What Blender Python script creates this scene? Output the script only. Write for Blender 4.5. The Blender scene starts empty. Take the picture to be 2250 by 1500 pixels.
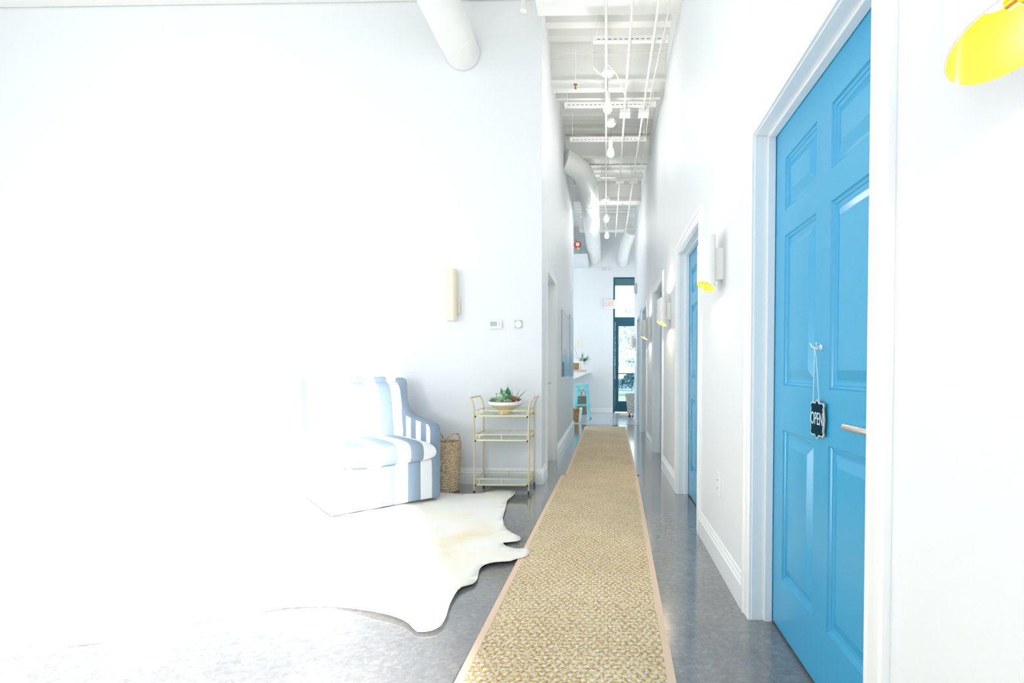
import bpy, math, random
from mathutils import Vector, Matrix
from mathutils.geometry import delaunay_2d_cdt
random.seed(7)
SC = bpy.context.scene
COL = SC.collection

# ------------------------------------------------------------------ camera
F, CX, CY = 1100.0, 1304.0, 832.0
yaw, pit, roll = math.atan(27/F), math.atan(20/F), .0025
fw = Vector((-math.sin(yaw)*math.cos(pit), math.cos(yaw)*math.cos(pit), -math.sin(pit)))
rt = fw.cross(Vector((0, 0, 1))).normalized(); up = rt.cross(fw)
r2 = rt*math.cos(roll)+up*math.sin(roll); u2 = -rt*math.sin(roll)+up*math.cos(roll)
cd = bpy.data.cameras.new('camera'); cam = bpy.data.objects.new('camera', cd); COL.objects.link(cam)
cam.matrix_world = Matrix(((r2.x, u2.x, -fw.x, 0), (r2.y, u2.y, -fw.y, 0), (r2.z, u2.z, -fw.z, 1.06), (0, 0, 0, 1)))
cd.sensor_width = 36; cd.lens = F/2250*36
cd.shift_x = (1125-CX)/2250; cd.shift_y = (CY-750)/2250
cd.clip_start = .05; cd.clip_end = 200
SC.camera = cam

# ------------------------------------------------------------------ world, sun, exposure
W = bpy.data.worlds.new('world'); SC.world = W; W.use_nodes = True
W.node_tree.nodes['Background'].inputs[0].default_value = (.86, .945, 1, 1)
W.node_tree.nodes['Background'].inputs[1].default_value = 4.5
SC.view_settings.view_transform = 'Standard'; SC.view_settings.look = 'None'
SC.view_settings.exposure = -0.86; SC.view_settings.gamma = 1; SC.view_settings.use_curve_mapping = False
SC.cycles.max_bounces = 14; SC.cycles.diffuse_bounces = 10; SC.cycles.glossy_bounces = 6; SC.cycles.transmission_bounces = 8
SC.cycles.sample_clamp_indirect = 6

def lamp(name, kind, loc, energy, color=(1, 1, 1), **kw):
    l = bpy.data.lights.new(name, kind); l.energy = energy; l.color = color
    for k, v in kw.items(): setattr(l, k, v)
    o = bpy.data.objects.new(name, l); COL.objects.link(o); o.location = loc
    return o
sun = lamp('sun', 'SUN', (3, -6, 6), 57, (1, 1, 1), angle=math.radians(8.5))
el = math.radians(22.5)
sun.rotation_euler = Vector((-.512*math.cos(el), .859*math.cos(el), -math.sin(el))).to_track_quat('-Z', 'Y').to_euler()
# fill lights added out of view to brighten the open room before the corridor
for i, (x, y, e) in enumerate([(-.9, -.8, 9), (-3.2, .8, 14), (-4.4, 2.2, 46), (-.25, 2.4, 8)]):
    lamp('room_fill', 'POINT', (x, y, 3.0 if x > -1 else 3.75), e, (1, .97, .90), shadow_soft_size=.25)
# far-room points below are unseen fills, added to brighten the corridor end
# unseen fill light added to lift the seating nook, left of the view
lamp('nook_fill', 'POINT', (-2.9, 2.0, 1.2), 95, (1, .97, .92), shadow_soft_size=.2)
for x, y in ((-1.7, 10.4), (1.5, 11.6)):
    lamp('far_room_fill', 'POINT', (x, y, 2.1), 112, (.93, .97, 1), shadow_soft_size=.3)

# ------------------------------------------------------------------ materials
def mat(name, col, rough=.6, metal=0, spec=.5, emis=None, estr=1, bump=None, coat=0):
    m = bpy.data.materials.new(name); m.use_nodes = True
    nt = m.node_tree; b = nt.nodes['Principled BSDF']
    b.inputs['Base Color'].default_value = (*col, 1); b.inputs['Roughness'].default_value = rough
    b.inputs['Metallic'].default_value = metal; b.inputs['Specular IOR Level'].default_value = spec
    b.inputs['Coat Weight'].default_value = coat
    if emis: b.inputs['Emission Color'].default_value = (*emis, 1); b.inputs['Emission Strength'].default_value = estr
    if bump:
        sc, st, di = bump
        tc = nt.nodes.new('ShaderNodeTexCoord'); n = nt.nodes.new('ShaderNodeTexNoise'); n.inputs['Scale'].default_value = sc
        n.inputs['Detail'].default_value = 4
        bp = nt.nodes.new('ShaderNodeBump'); bp.inputs['Strength'].default_value = st; bp.inputs['Distance'].default_value = di
        nt.links.new(tc.outputs['Object'], n.inputs['Vector']); nt.links.new(n.outputs[0], bp.inputs['Height']); nt.links.new(bp.outputs[0], b.inputs['Normal'])
    return m
def N(nt, t, **kw):
    n = nt.nodes.new(t)
    for k, v in kw.items():
        if k.startswith('i_'): n.inputs[int(k[2:])].default_value = v
        else: setattr(n, k, v)
    return n
def ramp(nt, stops, fac, interp='LINEAR'):
    r = nt.nodes.new('ShaderNodeValToRGB'); r.color_ramp.interpolation = interp
    e = r.color_ramp.elements
    while len(e) < len(stops): e.new(.5)
    for k, (p, c) in enumerate(stops): e[k].position = p; e[k].color = (*c, 1)
    nt.links.new(fac, r.inputs[0]); return r.outputs[0]
def M_(nt, op, a, b=None, c=None):
    n = nt.nodes.new('ShaderNodeMath'); n.operation = op
    for k, v in enumerate((a, b, c)):
        if v is None: continue
        if isinstance(v, (int, float)): n.inputs[k].default_value = v
        else: nt.links.new(v, n.inputs[k])
    return n.outputs[0]

WALL = mat('wall_paint', (.81, .838, .862), .55, bump=(420, .12, .002))
TRIM = mat('trim_paint', (.89, .905, .91), .3, bump=(60, .03, .001))
CEIL = mat('ceiling_paint', (.80, .80, .77), .6, bump=(30, .1, .002))
STEEL_W = mat('white_painted_steel', (.86, .86, .84), .45, bump=(50, .05, .001))
WHITEPL = mat('white_plastic', (.88, .89, .9), .35, bump=(80, .02, .0005))
BLACK = mat('dark_slot', (.03, .025, .02), .7, bump=(80, .02, .0005))
GOLD = mat('brushed_gold', (.70, .60, .38), .35, .6, bump=(300, .06, .0006))
AMBER = mat('amber_gold_bracket', (.95, .50, .06), .3, .8, bump=(80, .05, .0005))
GOLDIN = mat('polished_gold_lining', (1, .72, .07), .25, .6, bump=(12, .25, .01))
CHROME = mat('satin_nickel', (.72, .66, .60), .28, 1, bump=(200, .04, .0004))
RUBBER = mat('black_rubber', (.03, .03, .035), .6, bump=(80, .05, .0005))
TEALF = mat('dark_teal_aluminium', (.008, .085, .13), .4, .2, bump=(60, .03, .0005))
TEALST = mat('turquoise_steel', (.22, .76, .84), .3, .1, bump=(60, .03, .0005))
BULB = mat('glowing_bulb', (1, 1, 1), .3, emis=(1, .96, .88), estr=9, bump=(40, .01, .0002))
def glass(name, col=(.9, .97, 1), a=.12):
    m = bpy.data.materials.new(name); m.use_nodes = True; nt = m.node_tree; nt.nodes.remove(nt.nodes['Principled BSDF'])
    o = nt.nodes['Material Output']; t = N(nt, 'ShaderNodeBsdfTransparent'); t.inputs[0].default_value = (*col, 1)
    g = N(nt, 'ShaderNodeBsdfGlossy'); g.inputs['Roughness'].default_value = .02
    fr = N(nt, 'ShaderNodeFresnel'); fr.inputs[0].default_value = 1.45
    mx = N(nt, 'ShaderNodeMixShader'); nt.links.new(fr.outputs[0], mx.inputs[0]); nt.links.new(t.outputs[0], mx.inputs[1]); nt.links.new(g.outputs[0], mx.inputs[2])
    if a > .3:      # greenish shelf glass, pale diffuse colour mixed in
        d = N(nt, 'ShaderNodeBsdfDiffuse'); d.inputs[0].default_value = (.80, .90, .90, 1); m2 = N(nt, 'ShaderNodeMixShader'); m2.inputs[0].default_value = a
        nt.links.new(mx.outputs[0], m2.inputs[1]); nt.links.new(d.outputs[0], m2.inputs[2]); mx = m2
    nt.links.new(mx.outputs[0], o.inputs[0]); return m
GLASS = glass('window_glass', (.92, .98, 1)); SHELFG = glass('shelf_glass', (.84, .94, .96), .5)

def door_paint():
    m = mat('blue_door_paint', (.034, .345, .60), .22, spec=.6); nt = m.node_tree; b = nt.nodes['Principled BSDF']
    tc = N(nt, 'ShaderNodeTexCoord'); mp = N(nt, 'ShaderNodeMapping'); mp.inputs['Scale'].default_value = (30, 4, 170)
    n = N(nt, 'ShaderNodeTexNoise'); n.inputs['Scale'].default_value = 2.4; n.inputs['Detail'].default_value = 5
    bp = N(nt, 'ShaderNodeBump'); bp.inputs['Strength'].default_value = .16; bp.inputs['Distance'].default_value = .0012
    nt.links.new(tc.outputs['Object'], mp.inputs[0]); nt.links.new(mp.outputs[0], n.inputs['Vector']); nt.links.new(n.outputs[0], bp.inputs['Height']); nt.links.new(bp.outputs[0], b.inputs['Normal'])
    return m
BLUE = door_paint()

def concrete():
    m = mat('polished_concrete', (.1, .1, .1), .2, spec=.6); nt = m.node_tree; b = nt.nodes['Principled BSDF']
    tc = N(nt, 'ShaderNodeTexCoord')
    n1 = N(nt, 'ShaderNodeTexNoise'); n1.inputs['Scale'].default_value = 1.6; n1.inputs['Detail'].default_value = 8; n1.inputs['Roughness'].default_value = .62
    n2 = N(nt, 'ShaderNodeTexNoise'); n2.inputs['Scale'].default_value = 38; n2.inputs['Detail'].default_value = 8; n2.inputs['Roughness'].default_value = .7; n2.inputs['Distortion'].default_value = .8
    n3 = N(nt, 'ShaderNodeTexVoronoi'); n3.inputs['Scale'].default_value = 34
    for n in (n1, n2, n3): nt.links.new(tc.outputs['Object'], n.inputs['Vector'])
    c1 = ramp(nt, [(.3, (.145, .143, .145)), (.5, (.19, .19, .195)), (.72, (.24, .23, .22))], n1.outputs[0])
    c2 = ramp(nt, [(.3, (.62, .62, .63)), (.55, (1, 1, 1)), (.75, (1.5, 1.5, 1.5))], n2.outputs[0])
    mx = N(nt, 'ShaderNodeMix'); mx.data_type = 'RGBA'; mx.blend_type = 'MULTIPLY'; mx.inputs[0].default_value = .8
    nt.links.new(c1, mx.inputs[6]); nt.links.new(c2, mx.inputs[7])
    sp = M_(nt, 'LESS_THAN', n3.outputs['Distance'], .055)
    sp2 = M_(nt, 'MULTIPLY', sp, M_(nt, 'GREATER_THAN', n1.outputs[0], .56))
    m2 = N(nt, 'ShaderNodeMix'); m2.data_type = 'RGBA'; nt.links.new(sp2, m2.inputs[0]); nt.links.new(mx.outputs[2], m2.inputs[6]); m2.inputs[7].default_value = (.4, .4, .4, 1)
    nt.links.new(m2.outputs[2], b.inputs['Base Color'])
    rr = N(nt, 'ShaderNodeMapRange'); rr.inputs[1].default_value = .3; rr.inputs[2].default_value = .7; rr.inputs[3].default_value = .14; rr.inputs[4].default_value = .26; b.inputs['Coat Weight'].default_value = 1; b.inputs['Coat Roughness'].default_value = .10
    nt.links.new(n2.outputs[0], rr.inputs[0]); nt.links.new(rr.outputs[0], b.inputs['Roughness'])
    return m
CONC = concrete()

def seagrass():
    m = mat('seagrass_weave', (.6, .5, .3), .8, spec=.25); nt = m.node_tree; b = nt.nodes['Principled BSDF']
    tc = N(nt, 'ShaderNodeTexCoord'); sx = N(nt, 'ShaderNodeSeparateXYZ')
    wob = N(nt, 'ShaderNodeTexNoise'); wob.inputs['Scale'].default_value = 14; nt.links.new(tc.outputs['Object'], wob.inputs['Vector'])
    vm = N(nt, 'ShaderNodeMixRGB'); vm.blend_type = 'LINEAR_LIGHT'; vm.inputs[0].default_value = .0016
    nt.links.new(tc.outputs['Object'], vm.inputs[1]); nt.links.new(wob.outputs['Color'], vm.inputs[2]); nt.links.new(vm.outputs[0], sx.inputs[0])
    u = M_(nt, 'DIVIDE', sx.outputs[0], .0158); v = M_(nt, 'DIVIDE', sx.outputs[1], .0255)
    fu = M_(nt, 'FRACT', u); fv = M_(nt, 'FRACT', v)
    par = M_(nt, 'MODULO', M_(nt, 'ADD', M_(nt, 'ADD', M_(nt, 'FLOOR', u), M_(nt, 'FLOOR', v)), 2000), 2)
    hu = M_(nt, 'SINE', M_(nt, 'MULTIPLY', fu, math.pi)); hv = M_(nt, 'SINE', M_(nt, 'MULTIPLY', fv, math.pi))
    blob = M_(nt, 'MULTIPLY', M_(nt, 'POWER', hu, .35), M_(nt, 'POWER', hv, 1.1))
    wn = N(nt, 'ShaderNodeTexNoise'); wn.inputs['Scale'].default_value = 45; nt.links.new(tc.outputs['Object'], wn.inputs['Vector'])
    weft = M_(nt, 'MULTIPLY', M_(nt, 'GREATER_THAN', blob, M_(nt, 'ADD', M_(nt, 'MULTIPLY', wn.outputs[0], .5), .27)), par)
    strands = M_(nt, 'SINE', M_(nt, 'MULTIPLY', u, math.pi*8))
    n = N(nt, 'ShaderNodeTexNoise'); n.inputs['Scale'].default_value = 90; n.inputs['Detail'].default_value = 5; nt.links.new(tc.outputs['Object'], n.inputs['Vector'])
    n2 = N(nt, 'ShaderNodeTexNoise'); n2.inputs['Scale'].default_value = 2.2; n2.inputs['Detail'].default_value = 3; nt.links.new(tc.outputs['Object'], n2.inputs['Vector'])
    warp = ramp(nt, [(.3, (.36, .22, .09)), (.48, (.62, .45, .22)), (.62, (.84, .70, .44))], n.outputs[0])
    wef = ramp(nt, [(.35, (.56, .53, .50)), (.6, (.80, .79, .78))], n.outputs[0])
    mx = N(nt, 'ShaderNodeMix'); mx.data_type = 'RGBA'; nt.links.new(weft, mx.inputs[0]); nt.links.new(warp, mx.inputs[6]); nt.links.new(wef, mx.inputs[7])
    dk = N(nt, 'ShaderNodeMix'); dk.data_type = 'RGBA'; dk.blend_type = 'MULTIPLY'; dk.inputs[0].default_value = .35
    nt.links.new(mx.outputs[2], dk.inputs[6]); nt.links.new(ramp(nt, [(.35, (.72, .66, .55)), (.65, (1.0, 1, 1))], n2.outputs[0]), dk.inputs[7])
    nt.links.new(dk.outputs[2], b.inputs['Base Color'])
    h = M_(nt, 'ADD', M_(nt, 'MULTIPLY', blob, 1.0), M_(nt, 'ADD', M_(nt, 'MULTIPLY', strands, .12), M_(nt, 'MULTIPLY', n.outputs[0], .5)))
    bp = N(nt, 'ShaderNodeBump'); bp.inputs['Strength'].default_value = .55; bp.inputs['Distance'].default_value = .004
    nt.links.new(h, bp.inputs['Height']); nt.links.new(bp.outputs[0], b.inputs['Normal'])
    return m
SEA = seagrass()
BIND = mat('cotton_binding', (.74, .56, .42), .85, spec=.2, bump=(700, .3, .0008))

def cowhide():
    m = mat('cream_cowhide', (.9, .87, .8), .7, spec=.2); nt = m.node_tree; b = nt.nodes['Principled BSDF']
    tc = N(nt, 'ShaderNodeTexCoord'); n = N(nt, 'ShaderNodeTexNoise'); n.inputs['Scale'].default_value = 2.3; n.inputs['Detail'].default_value = 4
    nt.links.new(tc.outputs['Object'], n.inputs['Vector'])
    nt.links.new(ramp(nt, [(.4, (.90, .89, .87)), (.58, (.90, .855, .75)), (.75, (.84, .73, .52))], n.outputs[0]), b.inputs['Base Color'])
    n2 = N(nt, 'ShaderNodeTexNoise'); n2.inputs['Scale'].default_value = 260; nt.links.new(tc.outputs['Object'], n2.inputs['Vector'])
    bp = N(nt, 'ShaderNodeBump'); bp.inputs['Strength'].default_value = .25; bp.inputs['Distance'].default_value = .002
    nt.links.new(n2.outputs[0], bp.inputs['Height']); nt.links.new(bp.outputs[0], b.inputs['Normal']); return m
HIDE = cowhide()

def stripe(name, axis, off, w=.1, c0=(.84, .85, .87), c1=(.24, .31, .39)):
    m = mat(name, c0, .85, spec=.2); nt = m.node_tree; b = nt.nodes['Principled BSDF']
    tc = N(nt, 'ShaderNodeTexCoord'); sx = N(nt, 'ShaderNodeSeparateXYZ'); nt.links.new(tc.outputs['Object'], sx.inputs[0])
    f = M_(nt, 'FRACT', M_(nt, 'DIVIDE', M_(nt, 'ADD', sx.outputs['XYZ'.index(axis)], off+100*2*w), 2*w))
    g = M_(nt, 'GREATER_THAN', f, .5)
    mx = N(nt, 'ShaderNodeMix'); mx.data_type = 'RGBA'; nt.links.new(g, mx.inputs[0]); mx.inputs[6].default_value = (*c0, 1); mx.inputs[7].default_value = (*c1, 1)
    nt.links.new(mx.outputs[2], b.inputs['Base Color'])
    n2 = N(nt, 'ShaderNodeTexNoise'); n2.inputs['Scale'].default_value = 400; nt.links.new(tc.outputs['Object'], n2.inputs['Vector'])
    bp = N(nt, 'ShaderNodeBump'); bp.inputs['Strength'].default_value = .3; bp.inputs['Distance'].default_value = .001
    nt.links.new(n2.outputs[0], bp.inputs['Height']); nt.links.new(bp.outputs[0], b.inputs['Normal']); return m
STX = stripe('striped_canvas_front', 'X', -.035); STY = stripe('striped_canvas_side', 'Y', .03)
NAVY = mat('slate_canvas', (.24, .31, .39), .85, spec=.2, bump=(400, .3, .001))

def wicker(name, cols, sc=60, zs=1.0):
    m = mat(name, cols[1], .8, spec=.25); nt = m.node_tree; b = nt.nodes['Principled BSDF']
    tc = N(nt, 'ShaderNodeTexCoord'); mp = N(nt, 'ShaderNodeMapping'); mp.inputs['Scale'].default_value = (1, 1, zs); nt.links.new(tc.outputs['Object'], mp.inputs[0])
    v = N(nt, 'ShaderNodeTexVoronoi'); v.inputs['Scale'].default_value = sc; nt.links.new(mp.outputs[0], v.inputs['Vector'])
    nt.links.new(ramp(nt, [(.0, cols[2]), (.35, cols[1]), (.7, cols[0])], v.outputs['Distance']), b.inputs['Base Color'])
    bp = N(nt, 'ShaderNodeBump'); bp.inputs['Strength'].default_value = .7; bp.inputs['Distance'].default_value = .005; bp.invert = True
    nt.links.new(v.outputs['Distance'], bp.inputs['Height']); nt.links.new(bp.outputs[0], b.inputs['Normal']); return m
WICK = wicker('honey_wicker', ((.42, .30, .18), (.72, .55, .37), (.90, .77, .58)), 75, 1.5)
WICKB = wicker('brown_wicker', ((.22, .12, .05), (.50, .32, .14), (.68, .48, .24)), 60, 2)
WICKG = wicker('grey_wicker', ((.10, .10, .10), (.25, .25, .24), (.40, .40, .38)), 60, 2)
WICKP = wicker('pale_grey_wicker', ((.30, .29, .27), (.62, .60, .56), (.78, .76, .72)), 40, 3)
GREEN = mat('succulent_green', (.13, .34, .19), .5, bump=(60, .1, .001)); PALEG = mat('pale_succulent_green', (.40, .58, .34), .5, bump=(60, .1, .001))
DARKG = mat('dark_leaf_green', (.05, .22, .13), .5, bump=(60, .1, .001)); LEAFG = mat('bright_leaf_green', (.07, .38, .13), .5, bump=(60, .1, .001))
RUST = mat('reddish_succulent', (.38, .20, .13), .5, bump=(60, .1, .001)); GREYG = mat('grey_green_succulent', (.30, .38, .34), .5, bump=(60, .1, .001))
SOIL = mat('potting_soil', (.20, .13, .08), .9, bump=(90, .5, .004))
WHITECER = mat('white_ceramic', (.88, .88, .90), .35, bump=(50, .02, .0005))
GOLDCER = mat('gold_glazed_ceramic', (.82, .67, .42), .4, .3, bump=(20, .15, .003))
NAVYS = mat('chalkboard_navy', (.002, .028, .048), .9, spec=.1, bump=(200, .05, .0005)); SIGNW = mat('sign_white', (.86, .88, .90), .6, bump=(200, .02, .0003))
SIGNB = mat('chalk_blue_white', (.55, .72, .86), .6, bump=(200, .02, .0003)); WOODE = mat('sign_wood_edge', (.62, .42, .30), .6, bump=(90, .1, .0005))
STRING = mat('white_twine', (.72, .78, .82), .8, bump=(500, .3, .0005))
BOARDW = mat('pale_wood_board', (.62, .46, .40), .55, bump=(30, .1, .001))
EXITR = mat('lit_exit_letters', (.75, .30, .14), .5, emis=(1, .36, .16), estr=.55, bump=(60, .01, .0002))
PINK = mat('coral_petal', (.85, .30, .26), .5, bump=(60, .05, .0005)); REDP = mat('red_enamel', (.75, .05, .04), .4, bump=(60, .02, .0005)); YELP = mat('yellow_enamel', (.95, .75, .12), .4, bump=(60, .02, .0005))
VINYL = mat('blue_vinyl', (.10, .42, .70), .5, bump=(60, .01, .0002))
LCD = mat('grey_green_lcd', (.42, .50, .42), .3, bump=(60, .01, .0002)); DIALG = mat('silver_grey_dial', (.45, .46, .48), .4, .3, bump=(60, .02, .0002))

def painting(name, z0, z1, y0, y1):
    m = mat(name, (.8, .85, .9), .6); nt = m.node_tree; b = nt.nodes['Principled BSDF']
    tc = N(nt, 'ShaderNodeTexCoord'); sx = N(nt, 'ShaderNodeSeparateXYZ'); nt.links.new(tc.outputs['Object'], sx.inputs[0])
    n = N(nt, 'ShaderNodeTexNoise'); n.inputs['Scale'].default_value = 1.8; n.inputs['Detail'].default_value = 5; nt.links.new(tc.outputs['Object'], n.inputs['Vector'])
    h = M_(nt, 'ADD', M_(nt, 'DIVIDE', M_(nt, 'SUBTRACT', sx.outputs[2], z0), z1-z0), M_(nt, 'MULTIPLY', M_(nt, 'SUBTRACT', n.outputs[0], .5), .5))
    c = ramp(nt, [(.16, (.28, .50, .62)), (.30, (.38, .62, .74)), (.36, (.60, .72, .84)), (.46, (.80, .83, .90)), (.9, (.78, .82, .90))], h)
    nt.links.new(c, b.inputs['Base Color']); return m

# ------------------------------------------------------------------ mesh helpers
class MB:
    def __init__(s): s.v = []; s.f = []; s.m = []; s.mi = 0
    def box(s, x0, x1, y0, y1, z0, z1):
        n = len(s.v); s.v += [(x, y, z) for z in (z0, z1) for y in (y0, y1) for x in (x0, x1)]
        for q in ((0, 2, 3, 1), (4, 5, 7, 6), (0, 1, 5, 4), (2, 6, 7, 3), (0, 4, 6, 2), (1, 3, 7, 5)): s.f.append([n+i for i in q]); s.m.append(s.mi)
        return s
    def face(s, pts):
        n = len(s.v); s.v += [tuple(p) for p in pts]; s.f.append(list(range(n, n+len(pts)))); s.m.append(s.mi); return s
    def tube(s, pts, r, seg=10, cap=True, closed=False):
        pts = [Vector(p) for p in pts]; L = len(pts); rs = r if isinstance(r, (list, tuple)) else [r]*L
        n0 = len(s.v); ref = None
        for i, p in enumerate(pts):
            if closed: t = pts[(i+1) % L]-pts[i-1]
            else: t = pts[min(i+1, L-1)]-pts[max(i-1, 0)]
            t.normalize()
            if ref is None: ref = Vector((0, 0, 1)) if abs(t.z) < .9 else Vector((1, 0, 0))
            a = (ref-t*ref.dot(t))
            if a.length < 1e-4: a = t.orthogonal()
            a.normalize(); ref = a; b = t.cross(a)
            for k in range(seg):
                w = 2*math.pi*k/seg; q = p+(a*math.cos(w)+b*math.sin(w))*rs[i]; s.v.append(tuple(q))
        for i in range(L if closed else L-1):
            for k in range(seg):
                a = n0+i*seg+k; b = n0+i*seg+(k+1) % seg; j = (i+1) % L
                s.f.append([a, b, n0+j*seg+(k+1) % seg, n0+j*seg+k]); s.m.append(s.mi)
        if cap and not closed:
            s.f.append([n0+k for k in range(seg)][::-1]); s.m.append(s.mi); s.f.append([n0+(L-1)*seg+k for k in range(seg)]); s.m.append(s.mi)
        return s
    def lathe(s, prof, c=(0, 0, 0), seg=32, axis='Z', cap0=False, cap1=False):
        n0 = len(s.v); L = len(prof)
        for (r, h) in prof:
            for k in range(seg):
                w = 2*math.pi*k/seg; a, b = r*math.cos(w), r*math.sin(w)
                q = {'Z': (a, b, h), 'Y': (a, h, b), 'X': (h, a, b)}[axis]; s.v.append((c[0]+q[0], c[1]+q[1], c[2]+q[2]))
        for i in range(L-1):
            for k in range(seg):
                s.f.append([n0+i*seg+k, n0+i*seg+(k+1) % seg, n0+(i+1)*seg+(k+1) % seg, n0+(i+1)*seg+k]); s.m.append(s.mi)
        if cap0: s.f.append([n0+k for k in range(seg)][::-1]); s.m.append(s.mi)
        if cap1: s.f.append([n0+(L-1)*seg+k for k in range(seg)]); s.m.append(s.mi)
        return s
    def prism(s, poly, a0, a1, axis='X'):
        """extrude a 2D outline between a0 and a1 along an axis; outline gives the other two coordinates in order"""
        n = len(s.v); L = len(poly)
        mk = {'X': lambda p, a: (a, p[0], p[1]), 'Y': lambda p, a: (p[0], a, p[1]), 'Z': lambda p, a: (p[0], p[1], a)}[axis]
        s.v += [mk(p, a0) for p in poly]+[mk(p, a1) for p in poly]
        s.f.append(list(range(n, n+L))); s.m.append(s.mi); s.f.append(list(range(n+2*L-1, n+L-1, -1))); s.m.append(s.mi)
        for i in range(L): s.f.append([n+i, n+(i+1) % L, n+L+(i+1) % L, n+L+i][::-1]); s.m.append(s.mi)
        return s
    def add(s, other):
        n = len(s.v); s.v += other.v; s.f += [[n+i for i in f] for f in other.f]; s.m += [s.mi]*len(other.f); return s
    def build(s, name, mats, parent=None, loc=(0, 0, 0), smooth=False, bevel=0, sub=0, seg=2, kind=None):
        me = bpy.data.meshes.new(name); me.from_pydata(s.v, [], s.f)
        ms = mats if isinstance(mats, (list, tuple)) else [mats]
        for m in ms: me.materials.append(m)
        me.polygons.foreach_set('material_index', s.m); me.update()
        import bmesh
        bm = bmesh.new(); bm.from_mesh(me); bmesh.ops.recalc_face_normals(bm, faces=bm.faces); bm.to_mesh(me); bm.free()
        o = bpy.data.objects.new(name, me); COL.objects.link(o); o.location = loc
        if parent: o.parent = parent
        if kind: o['kind'] = kind
        if bevel:
            b = o.modifiers.new('bevel', 'BEVEL'); b.width = bevel; b.segments = seg; b.limit_method = 'ANGLE'; b.angle_limit = math.radians(35)
        if sub:
            b = o.modifiers.new('sub', 'SUBSURF'); b.levels = sub; b.render_levels = sub
        if smooth:
            me.polygons.foreach_set('use_smooth', [True]*len(me.polygons))
            if not sub:
                try: me.set_sharp_from_angle(angle=math.radians(40))
                except Exception: pass
        return o
def tag(o, label, cat, group=None, kind=None):
    if label: o['label'] = label
    if cat: o['category'] = cat
    if group: o['group'] = group
    if kind: o['kind'] = kind
    return o
def empty(name, loc=(0, 0, 0), rz=0):
    o = bpy.data.objects.new(name, None); COL.objects.link(o); o.location = loc; o.rotation_euler = (0, 0, rz); o.empty_display_size = .1
    return o
def thing(name, label, cat, loc=(0, 0, 0), rz=0, group=None): return tag(empty(name, loc, rz), label, cat, group)
def copy_tree(o, parent=None):
    c = o.copy(); COL.objects.link(c)
    if parent: c.parent = parent
    for ch in list(o.children):
        copy_tree(ch, c)
    return c
def text_mesh(body, size, depth=.001):
    cu = bpy.data.curves.new('t', 'FONT'); cu.body = body; cu.size = size; cu.extrude = depth; cu.align_x = 'CENTER'; cu.align_y = 'CENTER'
    to = bpy.data.objects.new('t', cu); COL.objects.link(to)
    bpy.context.view_layer.update()
    me = bpy.data.meshes.new_from_object(to.evaluated_get(bpy.context.evaluated_depsgraph_get()))
    vs = [tuple(v.co) for v in me.vertices]; fs = [list(p.vertices) for p in me.polygons]
    bpy.data.objects.remove(to); bpy.data.curves.remove(cu); bpy.data.meshes.remove(me)
    return vs, fs
def arc(c, r, a0, a1, n, f): return [f(c, r, math.radians(a0+(a1-a0)*k/n)) for k in range(n+1)]

# ------------------------------------------------------------------ setting: shell
YR = -.30                                       # unseen near end of the right wall, placed to trim the sun
XR, XL, YN, H = .62, -.59, 4.605, 4.42          # corridor right wall, corridor left wall, seating-nook back wall, deck height
YF, YE, YLE, YS = 12.38, 10.9, 9.1, -1.6        # far wall, end of right wall, end of left wall, street front
DW0, DW1, DH = 1.19, 2.12, 2.035                # first door opening
OFFS = [0, 2.15, 4.29, 6.38, 7.78]
MB().box(-6.3, 2.5, YS-.3, YF+.3, -.1, 0).build('floor', CONC, kind='structure')
MB().box(-6.29, 2.49, 9.65, YF, .0002, .002).build('floor_entrance', mat('pale_polished_floor', (.52, .57, .59), .16, spec=.6, bump=(6, .03, .002)), kind='structure')
w = MB(); y = YR
for of in OFFS:
    a, b = DW0+of-.02, DW1+of+.02
    w.box(XR, XR+.13, y, a, 0, H+.1); w.box(XR, XR+.13, a, b, DH+.02, H+.1); y = b
w.box(XR, XR+.13, y, YE, 0, H+.1); w.build('wall_right', WALL, kind='structure')
w = MB(); LD0, LD1 = 4.98, 5.80
w.box(-6.3, XL, YN, YN+.13, 0, H+.1).box(XL-.13, XL, YN+.13, LD0-.02, 0, H+.1).box(XL-.13, XL, LD0-.02, LD1+.02, DH+.02, H+.1).box(XL-.13, XL, LD1+.02, YLE, 0, H+.1)
w.build('wall_left', WALL, kind='structure')
MB().box(-6.3, XL-.13, YLE-.13, YLE, 0, H+.1).build('wall_far_room_side', WALL, kind='structure')
w = MB()   # far wall with door opening X .18...1.2 up to 3.34 and hidden glazing at both sides
w.box(-.95, .18, YF, YF+.2, 0, H+.1).box(.18, 2.5, YF, YF+.2, 3.34, H+.1).box(-6.3, -3.9, YF, YF+.2, 0, H+.1).box(-3.9, -.95, YF, YF+.2, 0, .3).box(-3.9, -.95, YF, YF+.2, 3.3, H+.1)
w.build('wall_far', WALL, kind='structure')
MB().box(2.5, 2.65, YS, YF+.2, 0, H+.1).build('wall_outer_right', WALL, kind='structure')
MB().box(-6.45, -6.3, YS, YF+.2, 0, H+.1).build('wall_outer_left', WALL, kind='structure')
MB().box(-6.3, 2.5, YS-.15, YS, 3.86, H+.1).box(-6.3, -3.0, YS-.15, YS, 0, 3.86).box(-3.0, 1.42, YS-.15, YS, 0, .95).box(1.42, 2.5, YS-.15, YS, 0, 3.86).build('wall_street', WALL, kind='structure')  # unseen front wall, its opening shaped to bound the sun patch
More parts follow.
